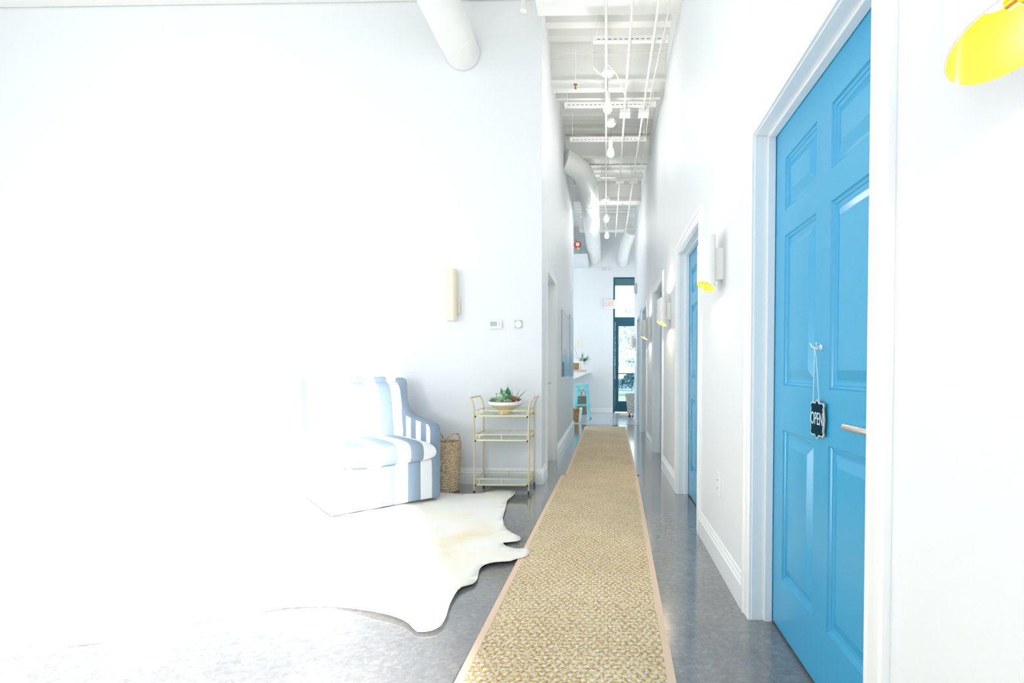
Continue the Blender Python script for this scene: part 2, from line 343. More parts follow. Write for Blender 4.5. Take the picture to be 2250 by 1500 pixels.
# corrugated roof deck: ribs run across the corridor
d = MB(); pts = []; yy = YS-.1; pitch = .20
while yy < YF+.3:
    pts += [(yy, H), (yy+.09, H), (yy+.115, H+.06), (yy+.175, H+.06)]; yy += pitch
outl = pts+[(pts[-1][0], H+.16), (pts[0][0], H+.16)]
n = len(d.v)
for (a, b) in zip(outl, outl[1:]+outl[:1]): d.face([(-6.45, a[0], a[1]), (2.65, a[0], a[1]), (2.65, b[0], b[1]), (-6.45, b[0], b[1])])
d.build('ceiling', CEIL, kind='structure')
for i, yb in enumerate([2.35, 4.2, 5.45, 7.35, 9.2, 11.05]):
    b = MB(); wd = .30 if i == 1 else .20
    b.box(XL-.0, XR, yb-wd/2, yb+wd/2, 4.10, 4.13).box(XL, XR, yb-.02, yb+.02, 4.13, H-.02).box(XL, XR, yb-wd/2, yb+wd/2, H-.02, H)
    if i in (2, 3): b.box(XL, XR, yb+.4, yb+.44, 4.2, H)
    tag(b.build('ceiling_beam', STEEL_W), None, None, kind='structure')
# white timber infill wall over the nook opening is part of the nook wall; joists over the nook
for i, yb in enumerate([.6, 2.35]):
    MB().box(-6.3, XL-.02 if i else XR, yb-.1, yb+.1, 4.15, 4.18).box(-6.3, XL-.02 if i else XR, yb-.02, yb+.02, 4.18, H).build('ceiling_beam', STEEL_W, kind='structure')

# baseboards
def base_prof(x, sgn):      # (x,z) profile, wall plane x, room on side sgn
    return [(x, 0), (x+sgn*.020, 0), (x+sgn*.020, .105), (x+sgn*.014, .112), (x+sgn*.014, .122), (x+sgn*.008, .130), (x+sgn*.006, .142), (x, .146)]
b = MB(); segs = []; y = YR
for of in OFFS:
    segs.append((y, DW0+of-.098)); y = DW1+of+.098
segs.append((y, YE))
for a, c in segs: b.prism(base_prof(XR, -1), a, c, 'Y')
b.build('baseboard_right', TRIM, kind='structure')
b = MB(); b.prism(base_prof(XL, 1), YN, LD0-.098, 'Y'); b.prism(base_prof(XL, 1), LD1+.098, YLE, 'Y')
b.prism([(YN, 0), (YN-.020, 0), (YN-.020, .105), (YN-.014, .112), (YN-.014, .122), (YN-.008, .130), (YN-.006, .142), (YN, .146)], -6.3, XL+.02, 'X')
b.build('baseboard_left', TRIM, kind='structure')
b = MB(); b.prism([(YF, 0), (YF-.015, 0), (YF-.015, .10), (YF, .11)], -.95, .18, 'X'); b.build('baseboard_far', TRIM, kind='structure')

# ------------------------------------------------------------------ doors
CP = [(.004, 0), (.004, .010), (.016, .015), (.022, .011), (.030, .013), (.060, .015), (.068, .021), (.086, .021), (.094, .016), (.094, 0)]
def casing(mb, y0, y1, zt, x, sgn):
    L = []
    for (d_, p) in CP:
        X = x+sgn*p
        L.append([(X, y0-d_, 0), (X, y0-d_, zt+d_), (X, y1+d_, zt+d_), (X, y1+d_, 0)])
    for a, b in zip(L, L[1:]):
        for k in range(3): mb.face([a[k], a[k+1], b[k+1], b[k]])
    for k in (0, 3): mb.face([l[k] for l in L])
def leaf_mesh(y0, y1, z0, z1, x, sgn):
    """six-panel moulded door leaf, face plane x looking towards sgn, 35 mm thick"""
    st = .112; mid = (y0+y1)/2; ms = .055
    cols = [(y0+st, mid-ms), (mid+ms, y1-st)]
    rows = [(.225, .822), (1.0, 1.59), (1.69, 1.895)]
    mb = MB(); ys = [y0, cols[0][0], cols[0][1], cols[1][0], cols[1][1], y1]; zs = [z0, rows[0][0], rows[0][1], rows[1][0], rows[1][1], rows[2][0], rows[2][1], z1]
    for i in range(5):
        for j in range(7):
            a, b, c, e = ys[i], ys[i+1], zs[j], zs[j+1]
            if i in (1, 3) and j in (1, 3, 5):
                rings = [(0, 0), (.004, -.006), (.012, -.009), (.014, -.012), (.024, -.013), (.030, -.012), (.058, -.002), (.060, -.001)]
                R = [[(x+sgn*dp, a+q, c+q), (x+sgn*dp, b-q, c+q), (x+sgn*dp, b-q, e-q), (x+sgn*dp, a+q, e-q)] for q, dp in rings]
                for r0, r1 in zip(R, R[1:]):
                    for k in range(4): mb.face([r0[k], r0[(k+1) % 4], r1[(k+1) % 4], r1[k]])
                mb.face(R[-1])
            else: mb.face([(x, a, c), (x, b, c), (x, b, e), (x, a, e)])
    xb = x-sgn*.035
    mb.face([(xb, y0, z0), (xb, y1, z0), (xb, y1, z1), (xb, y0, z1)])
    for (p, q) in (((y0, z0), (y1, z0)), ((y1, z0), (y1, z1)), ((y1, z1), (y0, z1)), ((y0, z1), (y0, z0))):
        mb.face([(x, *p), (x, *q), (xb, *q), (xb, *p)])
    return mb
def make_door(name, y0, y1, wx, sgn, lm, lever_y, ldir):
    """wx wall plane, sgn direction of the corridor"""
    root = empty(name, (wx, (y0+y1)/2, 0)); root['kind'] = 'structure'
    ox, oy = wx, (y0+y1)/2; Y0, Y1 = y0-oy, y1-oy
    c = MB(); casing(c, Y0, Y1, DH, 0, sgn); c.build('door_casing', TRIM, root, smooth=False)
    t = .13
    j = MB(); xa, xb = sorted((0, -sgn*t))
    j.box(xa, xb, Y0-.02, Y0, 0, DH+.02).box(xa, xb, Y1, Y1+.02, 0, DH+.02).box(xa, xb, Y0, Y1, DH, DH+.02)
    xs = sorted((-sgn*.052, -sgn*.083))     # door stop
    j.box(xs[0], xs[1], Y0, Y0+.011, 0, DH).box(xs[0], xs[1], Y1-.011, Y1, 0, DH).box(xs[0], xs[1], Y0+.011, Y1-.011, DH-.011, DH)
    j.build('door_jamb', TRIM, root, bevel=.0015)
    leaf_mesh(Y0+.003, Y1-.003, .012, DH-.004, -sgn*.085, sgn).build('door_leaf', lm, root)
    xf = -sgn*.085
    h = MB(); ly = lever_y-oy
    h.lathe([(.0, 0), (.026, 0), (.026, sgn*.008), (.010, sgn*.012), (.010, sgn*.05), (0, sgn*.05)], (xf, ly, .905), 24, 'X')
    h.tube([(xf+sgn*.045, ly-.012*ldir, .905), (xf+sgn*.050, ly+.03*ldir, .905), (xf+sgn*.050, ly+.125*ldir, .905)], .0098, 14)
    h.build('door_handle', CHROME, root, smooth=True)
    hg = MB()
    for z in (.25, 1.05, 1.8): hg.tube([(xf+sgn*.006, (Y1 if ldir > 0 else Y0)-.004*ldir, z), (xf+sgn*.006, (Y1 if ldir > 0 else Y0)-.004*ldir, z+.09)], .005, 8)
    hg.build('hinge_barrels', CHROME, root)
    return root
door1 = make_door('door_1', DW0, DW1, XR, -1, BLUE, 1.262, 1)
for k, of in enumerate(OFFS[1:]):
    r = copy_tree(door1); r.location.y += of; r.name = 'door_%d' % (k+2)
make_door('door_6', LD0, LD1, XL, 1, TRIM, LD1-.09, -1)

# ------------------------------------------------------------------ glazed entrance door at the far end
root = empty('door_7', (.18, YF, 0)); root['kind'] = 'structure'
fr = MB(); Wd = 1.06; fr.box(0, .045, .02, .12, 0, 3.34).box(Wd-.045, Wd, .02, .12, 0, 3.34).box(.045, Wd-.045, .02, .12, 3.30, 3.34).box(.045, Wd-.045, .02, .12, 2.24, 2.36)
fr.build('entrance_frame', TEALF, root, bevel=.003)
lf = MB(); lf.box(.05, .135, .04, .09, .02, 2.235).box(Wd-.135, Wd-.05, .04, .09, .02, 2.235).box(.135, Wd-.135, .04, .09, .02, .28).box(.135, Wd-.135, .04, .09, 2.14, 2.235)
lf.build('glazed_door_leaf', TEALF, root, bevel=.003)
MB().box(.135, Wd-.135, .062, .068, .28, 2.14).build('door_pane', GLASS, root)
MB().box(.045, Wd-.045, .062, .068, 2.36, 3.30).build('transom_pane', GLASS, root)
pb = MB(); pb.tube([(.09, -.01, .965), (Wd-.09, -.01, .965)], .012, 10).tube([(.09, -.01, .965), (.09, .045, .965)], .012, 8).tube([(Wd-.09, -.01, .965), (Wd-.09, .045, .965)], .012, 8)
pb.lathe([(0, -.0), (.022, 0), (.022, -.03), (0, -.03)], (.1, .04, 1.1), 16, 'Y'); pb.build('push_bar', TEALF, root, smooth=True)
# writing on the glass, reads from the street
def glass_text(body, size, x, z, name):
    vs, fs = text_mesh(body, size); mb = MB()
    mb.v = [(x-v[0], .058-v[2], z+v[1]) for v in vs]; mb.f = fs; mb.m = [0]*len(fs); return mb.build(name, VINYL, root)
glass_text('154', .145, .395, 2.50, 'street_number')
ar = MB(); ar.prism([(.36, 1.26), (.43, 1.31), (.43, 1.275), (.60, 1.275), (.60, 1.245), (.43, 1.245), (.43, 1.21)], .056, .058, 'Y'); ar.build('arrow_decal', VINYL, root)
cv = MB(); cv.prism([(.46+.10*math.cos(a), 1.79+.10*math.sin(a)) for a in [math.radians(110+14*k) for k in range(11)]]+[(.46+.078*math.cos(a), 1.79+.088*math.sin(a)) for a in [math.radians(110+14*k) for k in range(10, -1, -1)]], .056, .058, 'Y'); cv.build('curved_decal', VINYL, root)
w2 = MB(); w2.box(1.24, 2.5, YF+.02, YF+.12, 3.30, 3.34).box(1.24, 2.5, YF+.02, YF+.12, 0, .06).box(2.45, 2.5, YF+.02, YF+.12, .06, 3.3); w2.build('window_1', TEALF, kind='structure')

# outside
MB().box(-30, 30, YF+.3, 60, -.14, -.04).build('ground_far', mat('pale_pavement', (.10, .15, .165), .8, bump=(8, .2, .01)), kind='structure')
MB().box(-30, 30, -40, YS-.3, -.14, -.04).build('ground_street', mat('grey_pavement', (.35, .35, .35), .8, bump=(8, .2, .01)), kind='structure')
MB().box(-2, 6, 16.6, 21.5, -.04, .02).build('ground_lawn', mat('pale_lawn', (.13, .175, .11), .9, bump=(60, .4, .02)), kind='structure')
MB().box(-2, 6, YF+.4, YF+2.2, 3.50, 3.85).build('trim_1', mat('teal_awning_fascia', (.02, .13, .17), .6, bump=(20, .1, .002)), kind='structure')
def bush(name, label, c, s, n, m, cat='bush'):
    mb = MB(); rnd = random.Random(3)
    for k in range(n):
        th, ph = rnd.random()*6.28, math.acos(rnd.uniform(-.4, 1)); rr = rnd.uniform(.75, 1)
        p = Vector((c[0]+s[0]*rr*math.sin(ph)*math.cos(th), c[1]+s[1]*rr*math.sin(ph)*math.sin(th), max(.02, c[2]+s[2]*rr*math.cos(ph))))
        a = Vector((rnd.uniform(-1, 1), rnd.uniform(-1, 1), rnd.uniform(-.3, 1))).normalized()*(.11*max(1, s[0]/4)); b = a.cross(Vector((rnd.uniform(-1, 1), .5, .3))).normalized()*(.045*max(1, s[0]/4))
        mb.face([p-a, p+b, p+a, p-b])
    o = mb.build(name, m); trunk = MB().tube([(c[0], c[1], -.04), (c[0], c[1], c[2])], .05, 8).build('stem', m)
    e = thing(name, label, cat, (c[0], c[1], -.04)); e.name = name
    for q in (o, trunk):
        q.parent = e; q.location = (-c[0], -c[1], .04)
    o.name = 'foliage'; e.name = name
BUSH = mat('teal_green_leaves', (.008, .050, .062), .6, bump=(30, .1, .002))
bush('round_bush', 'round blue-green bush outside the glass entrance door', (1.38, 26, .50), (.50, .45, .36), 1300, BUSH)
bush('low_hedge', 'low pale bush behind the round bush across the street', (1.0, 30, .15), (1.6, .8, .35), 900, mat('pale_teal_leaves', (.03, .08, .10), .7, bump=(30, .1, .002)))

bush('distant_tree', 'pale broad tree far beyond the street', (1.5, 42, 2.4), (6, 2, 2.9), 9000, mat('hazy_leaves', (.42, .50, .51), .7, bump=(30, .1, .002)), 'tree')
# ------------------------------------------------------------------ runners
def runner(label, corners, z=0.0):
    """corners near-left, near-right, far-right, far-left on the floor"""
    nl, nr, fr_, fl = [Vector((*c, 0)) for c in corners]; c0 = (nl+nr+fr_+fl)/4
    e = thing('runner_rug', label, 'rug', (c0.x, c0.y, z), 0, None)
    def P(u, v): a = nl.lerp(nr, u); b = fl.lerp(fr_, u); return a.lerp(b, v)-c0
    wu = .028/(nr-nl).length; wv = .028/(fl-nl).length; T = .009
    g = MB(); nu, nv = 6, 40
    for i in range(nu):
        for j in range(nv):
            us = [wu+(1-2*wu)*k/nu for k in (i, i+1)]; vs = [wv+(1-2*wv)*k/nv for k in (j, j+1)]
            g.face([P(us[0], vs[0])+Vector((0, 0, T)), P(us[1], vs[0])+Vector((0, 0, T)), P(us[1], vs[1])+Vector((0, 0, T)), P(us[0], vs[1])+Vector((0, 0, T))])
    g.build('woven_field', SEA, e)
    b = MB()
    for (u0, v0, u1, v1) in ((0, 0, wu, 1), (1-wu, 0, 1, 1), (wu, 0, 1-wu, wv), (wu, 1-wv, 1-wu, 1)):
        q = [P(u0, v0), P(u1, v0), P(u1, v1), P(u0, v1)]; Z0, Z1 = Vector((0, 0, .0005)), Vector((0, 0, T+.0015))
        b.face([p+Z1 for p in q]); b.face([p+Z0 for p in q][::-1])
        for k in range(4): b.face([q[k]+Z0, q[(k+1) % 4]+Z0, q[(k+1) % 4]+Z1, q[k]+Z1])
    b.build('fabric_binding', BIND, e); return e
runner('nearer seagrass runner rug running down the corridor floor, corner of the cowhide on it', [(-.535, .15), (.205, .15), (.317, 4.975), (-.441, 4.96)])
r2_ = runner('farther seagrass runner rug beyond the seam, ending near the entrance room', [(-.402, 4.99), (.317, 5.00), (.373, 9.27), (-.384, 9.25)])
MB().box(-.36, .36, -2.12, -2.105, .0005, .006).build('rubber_underlay_edge', RUBBER, r2_)

# ------------------------------------------------------------------ cowhide
hide = [(-1.322, 4.163), (-1.184, 4.153), (-1.089, 4.17), (-1.039, 4.158), (-.976, 4.285), (-.919, 4.352), (-.84, 4.30), (-.768, 4.292), (-.764, 4.122), (-.787, 3.951), (-.751, 3.769), (-.724, 3.472), (-.647, 3.219), (-.526, 3.101), (-.520, 3.05), (-.532, 3.019), (-.627, 2.992), (-.592, 2.931), (-.525, 2.889), (-.48, 2.905), (-.440, 2.880), (-.431, 2.849), (-.437, 2.772), (-.494, 2.731), (-.514, 2.691), (-.571, 2.677), (-.601, 2.67), (-.644, 2.643), (-.662, 2.589), (-.635, 2.465), (-.641, 2.402), (-.692, 2.371), (-.698, 2.294), (-.691, 2.191), (-.669, 2.083), (-.666, 2.005), (-.692, 1.972), (-.751, 1.957), (-.809, 2.026), (-.869, 2.065), (-.94, 2.094), (-.998, 2.112),
        (-1.25, 2.20), (-1.55, 2.12), (-1.82, 1.92), (-2.05, 1.80), (-2.2, 1.95), (-2.12, 2.25), (-2.3, 2.6), (-2.42, 3.0), (-2.35, 3.4), (-2.5, 3.75), (-2.75, 4.05), (-2.6, 4.3), (-2.3, 4.2), (-2.0, 4.35), (-1.7, 4.3)]
sm = []
for i in range(len(hide)):      # smooth the outline a little
    a, b, c = Vector(hide[i-1]), Vector(hide[i]), Vector(hide[(i+1) % len(hide)]); sm += [b*.8+a*.1+c*.1, (b*.5+c*.5)]
hz = lambda x, y: .0165-.0115*max(0, min(1, (-1.0-x)/.3))*max(0, min(1, (2.9-y)/.3))+.0025*math.sin(x*17+y*9)+.002*math.sin(y*23-x*5)
def inside(x, y, P):
    c = False; j = len(P)-1
    for i in range(len(P)):
        if (P[i][1] > y) != (P[j][1] > y) and x < (P[j][0]-P[i][0])*(y-P[i][1])/(P[j][1]-P[i][1])+P[i][0]: c = not c
        j = i
    return c
pts2 = [Vector((p.x, p.y)) for p in sm]; nb = len(pts2)
x = -2.8
while x < -.4:
    y = 1.75
    while y < 4.4:
        if inside(x, y, sm): pts2.append(Vector((x, y)))
        y += .06
    x += .06
vo, _, fo, *_r = delaunay_2d_cdt(pts2, [(i, (i+1) % nb) for i in range(nb)], [list(range(nb))], 1, 1e-5)
mb = MB(); mb.v = [(v.x+1.5, v.y-3.2, hz(v.x, v.y)) for v in vo]; mb.f = [list(f) for f in fo]; mb.m = [0]*len(fo)
o = mb.build('cowhide_rug', HIDE, loc=(-1.5, 3.2, 0), smooth=True)
so = o.modifiers.new('thick', 'SOLIDIFY'); so.thickness = .0025; so.offset = 0
tag(o, 'cream white cowhide rug with ragged outline on the concrete under the armchair', 'rug')

# ------------------------------------------------------------------ armchair
ch = thing('wingback_armchair', 'wide striped white and slate wingback armchair on the cowhide rug', 'armchair', (-1.885, 3.965, .022), math.radians(44))
side = [(-.40, .02), (-.405, .30), (-.41, .56), (-.40, .59), (-.37, .61), (-.30, .617), (-.1, .632), (.06, .65), (.14, .675), (.20, .72), (.235, .78), (.25, .85), (.255, .92), (.275, .953), (.31, .962), (.38, .962), (.41, .94), (.41, .02)]
for s in (1, -1):
    a = MB(); inner = s*.315; outer = s*.40
    cx_ = sum(p[0] for p in side)/len(side)
    ins = [(p[0]*.985, p[1]-.010 if p[1] > .5 else p[1]) for p in side]
    n0 = 0
    rings = [(inner, ins), (inner+s*.018, side), (outer-s*.018, side), (outer, ins)]
    for k, (x_, pl) in enumerate(rings): a.v += [(x_, p[0], p[1]) for p in pl]
    L = len(side)
    a.f.append(list(range(L))); a.m.append(0); a.f.append(list(range(3*L, 4*L))); a.m.append(1)
    for k in range(3):
        for i in range(L): a.f.append([k*L+i, k*L+(i+1) % L, (k+1)*L+(i+1) % L, (k+1)*L+i]); a.m.append(1)
    a.build('arm_wing', [STY, NAVY], ch, smooth=True)
cu = MB()
def cushion(mb, x0, x1, y0, y1, z0, z1, r, crown=0):
    nx, ny = 14, 14
    def H_(u, v): return max(0, 1-abs(2*u-1)**4)**.35*max(0, 1-abs(2*v-1)**6)**.35
    top, bot = [], []
    for j in range(ny+1):
        for i in range(nx+1):
            u, v = .5-.5*math.cos(math.pi*i/nx), .5-.5*math.cos(math.pi*j/ny); h = H_(u, v); zc = (z0+z1)/2; hh = (z1-z0)/2
            mb.v.append((x0+(x1-x0)*u, y0+(y1-y0)*v, zc+hh*(.25*(h > 0)+.75*h)+crown*h))
    n1 = len(mb.v)
    for j in range(ny+1):
        for i in range(nx+1):
            u, v = .5-.5*math.cos(math.pi*i/nx), .5-.5*math.cos(math.pi*j/ny); h = H_(u, v); zc = (z0+z1)/2; hh = (z1-z0)/2
            mb.v.append((x0+(x1-x0)*u, y0+(y1-y0)*v, zc-hh*(.25*(h > 0)+.75*h)))
    b0 = n1-(nx+1)*(ny+1)
    for j in range(ny):
        for i in range(nx):
            q = [j*(nx+1)+i, j*(nx+1)+i+1, (j+1)*(nx+1)+i+1, (j+1)*(nx+1)+i]
            mb.f.append([b0+k for k in q]); mb.m.append(0); mb.f.append([n1+k for k in q][::-1]); mb.m.append(0)
    per = [i for i in range(nx+1)]+[j*(nx+1)+nx for j in range(1, ny+1)]+[ny*(nx+1)+i for i in range(nx-1, -1, -1)]+[j*(nx+1) for j in range(ny-1, 0, -1)]
    for a, b in zip(per, per[1:]+per[:1]): mb.f.append([b0+a, b0+b, n1+b, n1+a]); mb.m.append(0)
cushion(cu, -.345, .345, -.47, .22, .315, .475, .05, .012)
cu.build('seat_cushion', STX, ch, smooth=True, sub=1)
MB().box(-.335, .335, -.405, .36, .02, .335).build('seat_base', STX, ch, bevel=.012, smooth=True)
bk = MB(); bp_ = [(.14, .42), (.125, .5), (.15, .62), (.17, .75), (.20, .86), (.235, .905), (.29, .925), (.37, .93), (.40, .90), (.40, .3), (.14, .3)]
bk.prism(bp_, -.325, .325, 'X'); bk.build('back_cushion', STX, ch, bevel=.02, smooth=True, seg=3)
hb = MB(); hb.prism([(.30, .02), (.30, .95), (.32, .972), (.39, .972), (.415, .95), (.415, .02)], -.33, .33, 'X'); hb.build('backrest', STX, ch, bevel=.012, smooth=True)
MB().lathe([(.24, 0), (.24, .02)], (0, 0, 0), 32, cap0=True, cap1=True).build('swivel_base', RUBBER, ch)

# ------------------------------------------------------------------ baskets
def round_basket(name, label, loc, r0, r1, h, m, handles=2, hr=.05, group=None, coil=18, haxis=0):
    e = thing(name, label, 'basket', loc, haxis, group)
    pr = []; nn = coil*4
    for k in range(nn+1):
        t = k/nn; R = r0+(r1-r0)*t; pr.append((R+.0045*abs(math.sin(math.pi*t*coil)), .002+h*t))
    pr += [(r1-.014, h), (r1-.014, h*.85), (r0-.012, .02), (0.001, .02)]
    b = MB(); b.lathe([(0.001, .002)]+pr, seg=40); b.build('basket_body', m, e, smooth=True)
    MB().tube([((r1-.004)*math.cos(2*math.pi*k/32), (r1-.004)*math.sin(2*math.pi*k/32), h+.004*math.sin(k*2.4)) for k in range(32)], .010, 8, closed=True).build('rim', m, e, smooth=True)
    for s in range(handles):
        a0 = math.pi*s; pts = []
        for k in range(13):
            w_ = math.pi*k/12; ang = a0+.6*math.cos(w_)
            pts.append(((r1-.004)*math.cos(ang), (r1-.004)*math.sin(ang), h-.02+(.02+hr)*math.sin(w_)**.8))
        MB().tube(pts, .0075, 8).build('handle', m, e, smooth=True)
    return e
round_basket('wicker_basket', 'tall honey brown wicker basket with loop handle beside the striped armchair', (-1.405, 4.335, 0), .120, .135, .425, WICK, 2, .085, haxis=-.55)

# ------------------------------------------------------------------ bar cart
X0, X1, Y0, Y1 = -1.112, -.648, 4.20, 4.535
ct = thing('bar_cart', 'gold tubular three-tier bar cart with glass shelves beside the corridor corner', 'cart', ((X0+X1)/2, (Y0+Y1)/2, 0))
hx, hy = (X1-X0)/2, (Y1-Y0)/2
for sx in (-1, 1):
    for sy in (-1, 1):
        lg = MB(); P = [(sx*hx, sy*hy, .035), (sx*hx, sy*hy, .70)]
        P += [(sx*(hx+.050*(1-math.cos(a))), sy*hy, .70+.125*math.sin(a)) for a in [math.radians(q) for q in (12, 24, 36, 48, 60, 72)]]
        lo = lg.tube(P, .0072, 12).build('leg', GOLD, ct, smooth=True)
        cs = MB(); cs.lathe([(.001, -.006), (.015, -.006), (.017, 0), (.015, .006), (.001, .006)], (sx*hx, sy*hy-.006, .0172), 18, 'X'); cs.tube([(sx*hx, sy*hy, .018), (sx*hx, sy*hy, .045)], .005, 8)
        cs.build('caster', RUBBER, lo, smooth=True)
        for z in (.655, .45, .075): MB().lathe([(.001, 0), (.007, 0), (.007, .012), (.001, .012)], (sx*(hx-.012), sy*hy-.004, z), 10, 'Z').build('clamp', RUBBER, lo)
    xe = sx*(hx+.050*(1-math.cos(math.radians(72)))); ze = .70+.125*math.sin(math.radians(72))
    MB().tube([(xe, -hy-.012, ze), (xe, hy+.012, ze)], .0078, 12).build('handle', GOLD, ct, smooth=True)
for zl, zu in ((.668, .712), (.462, .508), (.083, .133)):
    fr = MB(); a, b, t = hx-.012, hy-.004, .006
    for z, tt in ((zl, .0055), (zu, .003)):
        fr.box(-a, a, -b-tt, -b+tt, z-tt, z+tt).box(-a, a, b-tt, b+tt, z-tt, z+tt).box(-a-tt, -a+tt, -b, b, z-tt, z+tt).box(a-tt, a+tt, -b, b, z-tt, z+tt)
    for y_ in (-b, b):
        for x_ in (-a+.03, 0, a): fr.box(x_-.003, x_+.003, y_-.003, y_+.003, zl, zu)
    for x_ in (-a, a):
        for y_ in (-b+.09, b-.05): fr.box(x_-.003, x_+.003, y_-.003, y_+.003, zl, zu)
    f = fr.build('shelf_frame', GOLD, ct)
    MB().box(-a+.004, a-.004, -b+.004, b-.004, zl, zl+.005).build('glass_shelf', SHELFG, f)

# ------------------------------------------------------------------ succulent bowl
BX, BY, BZ = -.878, 4.37, .6732
bw = thing('succulent_bowl', 'footed gold bowl with white rim holding succulents on the bar cart', 'planter', (BX, BY, BZ))
MB().lathe([(.001, 0), (.062, 0), (.066, .005), (.058, .014), (.055, .022), (.066, .034), (.094, .050), (.122, .066), (.143, .079), (.128, .084), (.1, .066), (.04, .05), (.001, .05)], seg=48).build('bowl_body', GOLDCER, bw, smooth=True)
MB().lathe([(.140, .079), (.147, .082), (.151, .104), (.148, .108), (.142, .106), (.128, .084)], seg=48).build('bowl_rim', WHITECER, bw, smooth=True)
MB().lathe([(.001, .104), (.08, .102), (.140, .098)], seg=32).build('soil', SOIL, bw, smooth=True)
def leafblade(mb, base, d, L, wd, th=.25, curl=0, seg=5):
    base = Vector(base); d = Vector(d).normalized(); s = d.cross(Vector((0, .25, 1))); s = (s if s.length > .05 else Vector((1, 0, 0))).normalized(); n_ = s.cross(d).normalized()
    n0 = len(mb.v)
    for k in range(seg+1):
        t = k/seg; wv_ = wd*(math.sin(math.pi*min(1, .18+.82*t)))**.7*(1-t**4*.9) if k < seg else .0006
        p = base+d*L*t+Vector((0, 0, 1))*curl*L*t*t
        for (a, b) in ((1, 0), (0, th), (-1, 0), (0, -th)): mb.v.append(tuple(p+s*wv_*a+n_*wv_*b))
    for k in range(seg):
        for q in range(4): mb.f.append([n0+k*4+q, n0+k*4+(q+1) % 4, n0+k*4+4+(q+1) % 4, n0+k*4+4+q]); mb.m.append(mb.mi)
    mb.f.append([n0+seg*4+q for q in range(4)]); mb.m.append(mb.mi)
def rosette(c, R, n, tilt, m, name='succulent_rosette', wd=.35, parent=None, layers=3):
    mb = MB(); R *= 1.35
    for l in range(layers):
        for k in range(n-l):
            a = 2*math.pi*k/(n-l)+l*.5; el_ = tilt+l*.42
            leafblade(mb, c, (math.cos(a)*math.cos(el_), math.sin(a)*math.cos(el_), math.sin(el_)), R*(1-.18*l), R*wd*.5, .45, .15)
    return mb.build(name, m, parent, smooth=True)
z0 = .109
rosette((-.095, -.04, z0), .035, 8, .5, GREYG, parent=bw, wd=.5)
rosette((-.02, -.085, z0+.01), .045, 9, .25, PALEG, parent=bw, wd=.6)
rosette((.03, -.06, z0+.02), .040, 9, .3, GREEN, parent=bw, wd=.6)
rosette((-.035, -.118, z0), .028, 7, .1, PALEG, parent=bw, wd=.6)
rosette((.08, -.05, z0), .045, 10, .6, RUST, parent=bw, wd=.45)
rosette((-.11, -.07, z0), .022, 6, .3, GREEN, parent=bw, wd=.5)
rosette((-.06, -.10, z0), .030, 8, .35, GREEN, parent=bw, wd=.55)
rosette((.115, -.02, z0), .028, 8, .5, RUST, parent=bw, wd=.45)
rosette((.045, -.10, z0), .026, 8, .4, PALEG, parent=bw, wd=.5)
rosette((-.06, .03, z0), .034, 8, .6, GREYG, parent=bw, wd=.45)
rosette((.062, .0, z0+.01), .035, 8, .6, PALEG, parent=bw, wd=.4)
st = MB()   # stacked jade stem
for k in range(5):
    for q in range(4):
        a = q*math.pi/2+k*.7; leafblade(st, (-.02+.004*k, -.03, z0+.012+.018*k), (math.cos(a), math.sin(a), .45), .028-.002*k, .010, .6)
st.tube([(-.02, -.03, z0), (-.004, -.03, z0+.10)], .004, 6); st.build('jade_stem', PALEG, bw, smooth=True)
st = MB()
for k in range(5):
    for q in range(4):
        a = q*math.pi/2+k*.6; leafblade(st, (.025+.003*k, -.02, z0+.012+.019*k), (math.cos(a), math.sin(a), .5), .026-.002*k, .010, .6)
st.tube([(.025, -.02, z0), (.037, -.02, z0+.09)], .004, 6); st.build('jade_stem', GREEN, bw, smooth=True)
pd = MB()   # broad paddle leaves on stalks
for (bx, tx, tz, s_) in ((-.02, -.033, .222, 1), (.0, .012, .226, 1.05), (.012, .028, .214, .8)):
    pd.tube([(bx, 0, z0), ((bx+tx)/2, 0, z0+.06), (tx, 0, tz-.045)], .0018, 6)
    leafblade(pd, (tx, 0, tz-.052), (.12 if tx > 0 else -.1, .05, 1), .056*s_, .017*s_, .12)
pd.build('paddle_leaves', DARKG, bw, smooth=True)
al = MB()
for (bx, by, dx, dz, L, wd_) in ((.055, 0, -.42, 1, .150, .010), (.060, .01, -.30, 1, .165, .008), (.062, -.01, -.05, 1, .115, .0042), (.075, 0, .48, 1, .125, .0042), (.085, 0, .95, 1, .145, .006), (.085, -.015, 1.05, 1, .140, .006), (.05, .02, -.22, 1, .10, .009)):
    leafblade(al, (bx, by, z0), (dx, 0, dz), L, wd_, .4, seg=7)
al.build('aloe_blades', GREEN, bw, smooth=True)
lb = MB(); leafblade(lb, (.0, -.04, z0+.06), (-1, 0, .18), .075, .006, .4); leafblade(lb, (-.075, -.03, z0+.02), (.0, 0, 1), .055, .003, .5)
for a in (-1, 1): leafblade(lb, (-.075, -.03, z0+.06), (a*.6, 0, .6), .016, .006, .4)
lb.build('thin_blades', GREEN, bw, smooth=True)
MB().tube([(-.058+.018*math.cos(a), -.05, z0+.012+.026*math.sin(a)) for a in [math.radians(20*k) for k in range(10)]], .0022, 6).build('curled_tendril', GREYG, bw, smooth=True)
MB().tube([(-.052+.009*math.cos(a), -.07, z0+.008+.014*math.sin(a)) for a in [math.radians(20*k) for k in range(10)]], .003, 6).build('curled_tendril', GREYG, bw, smooth=True)

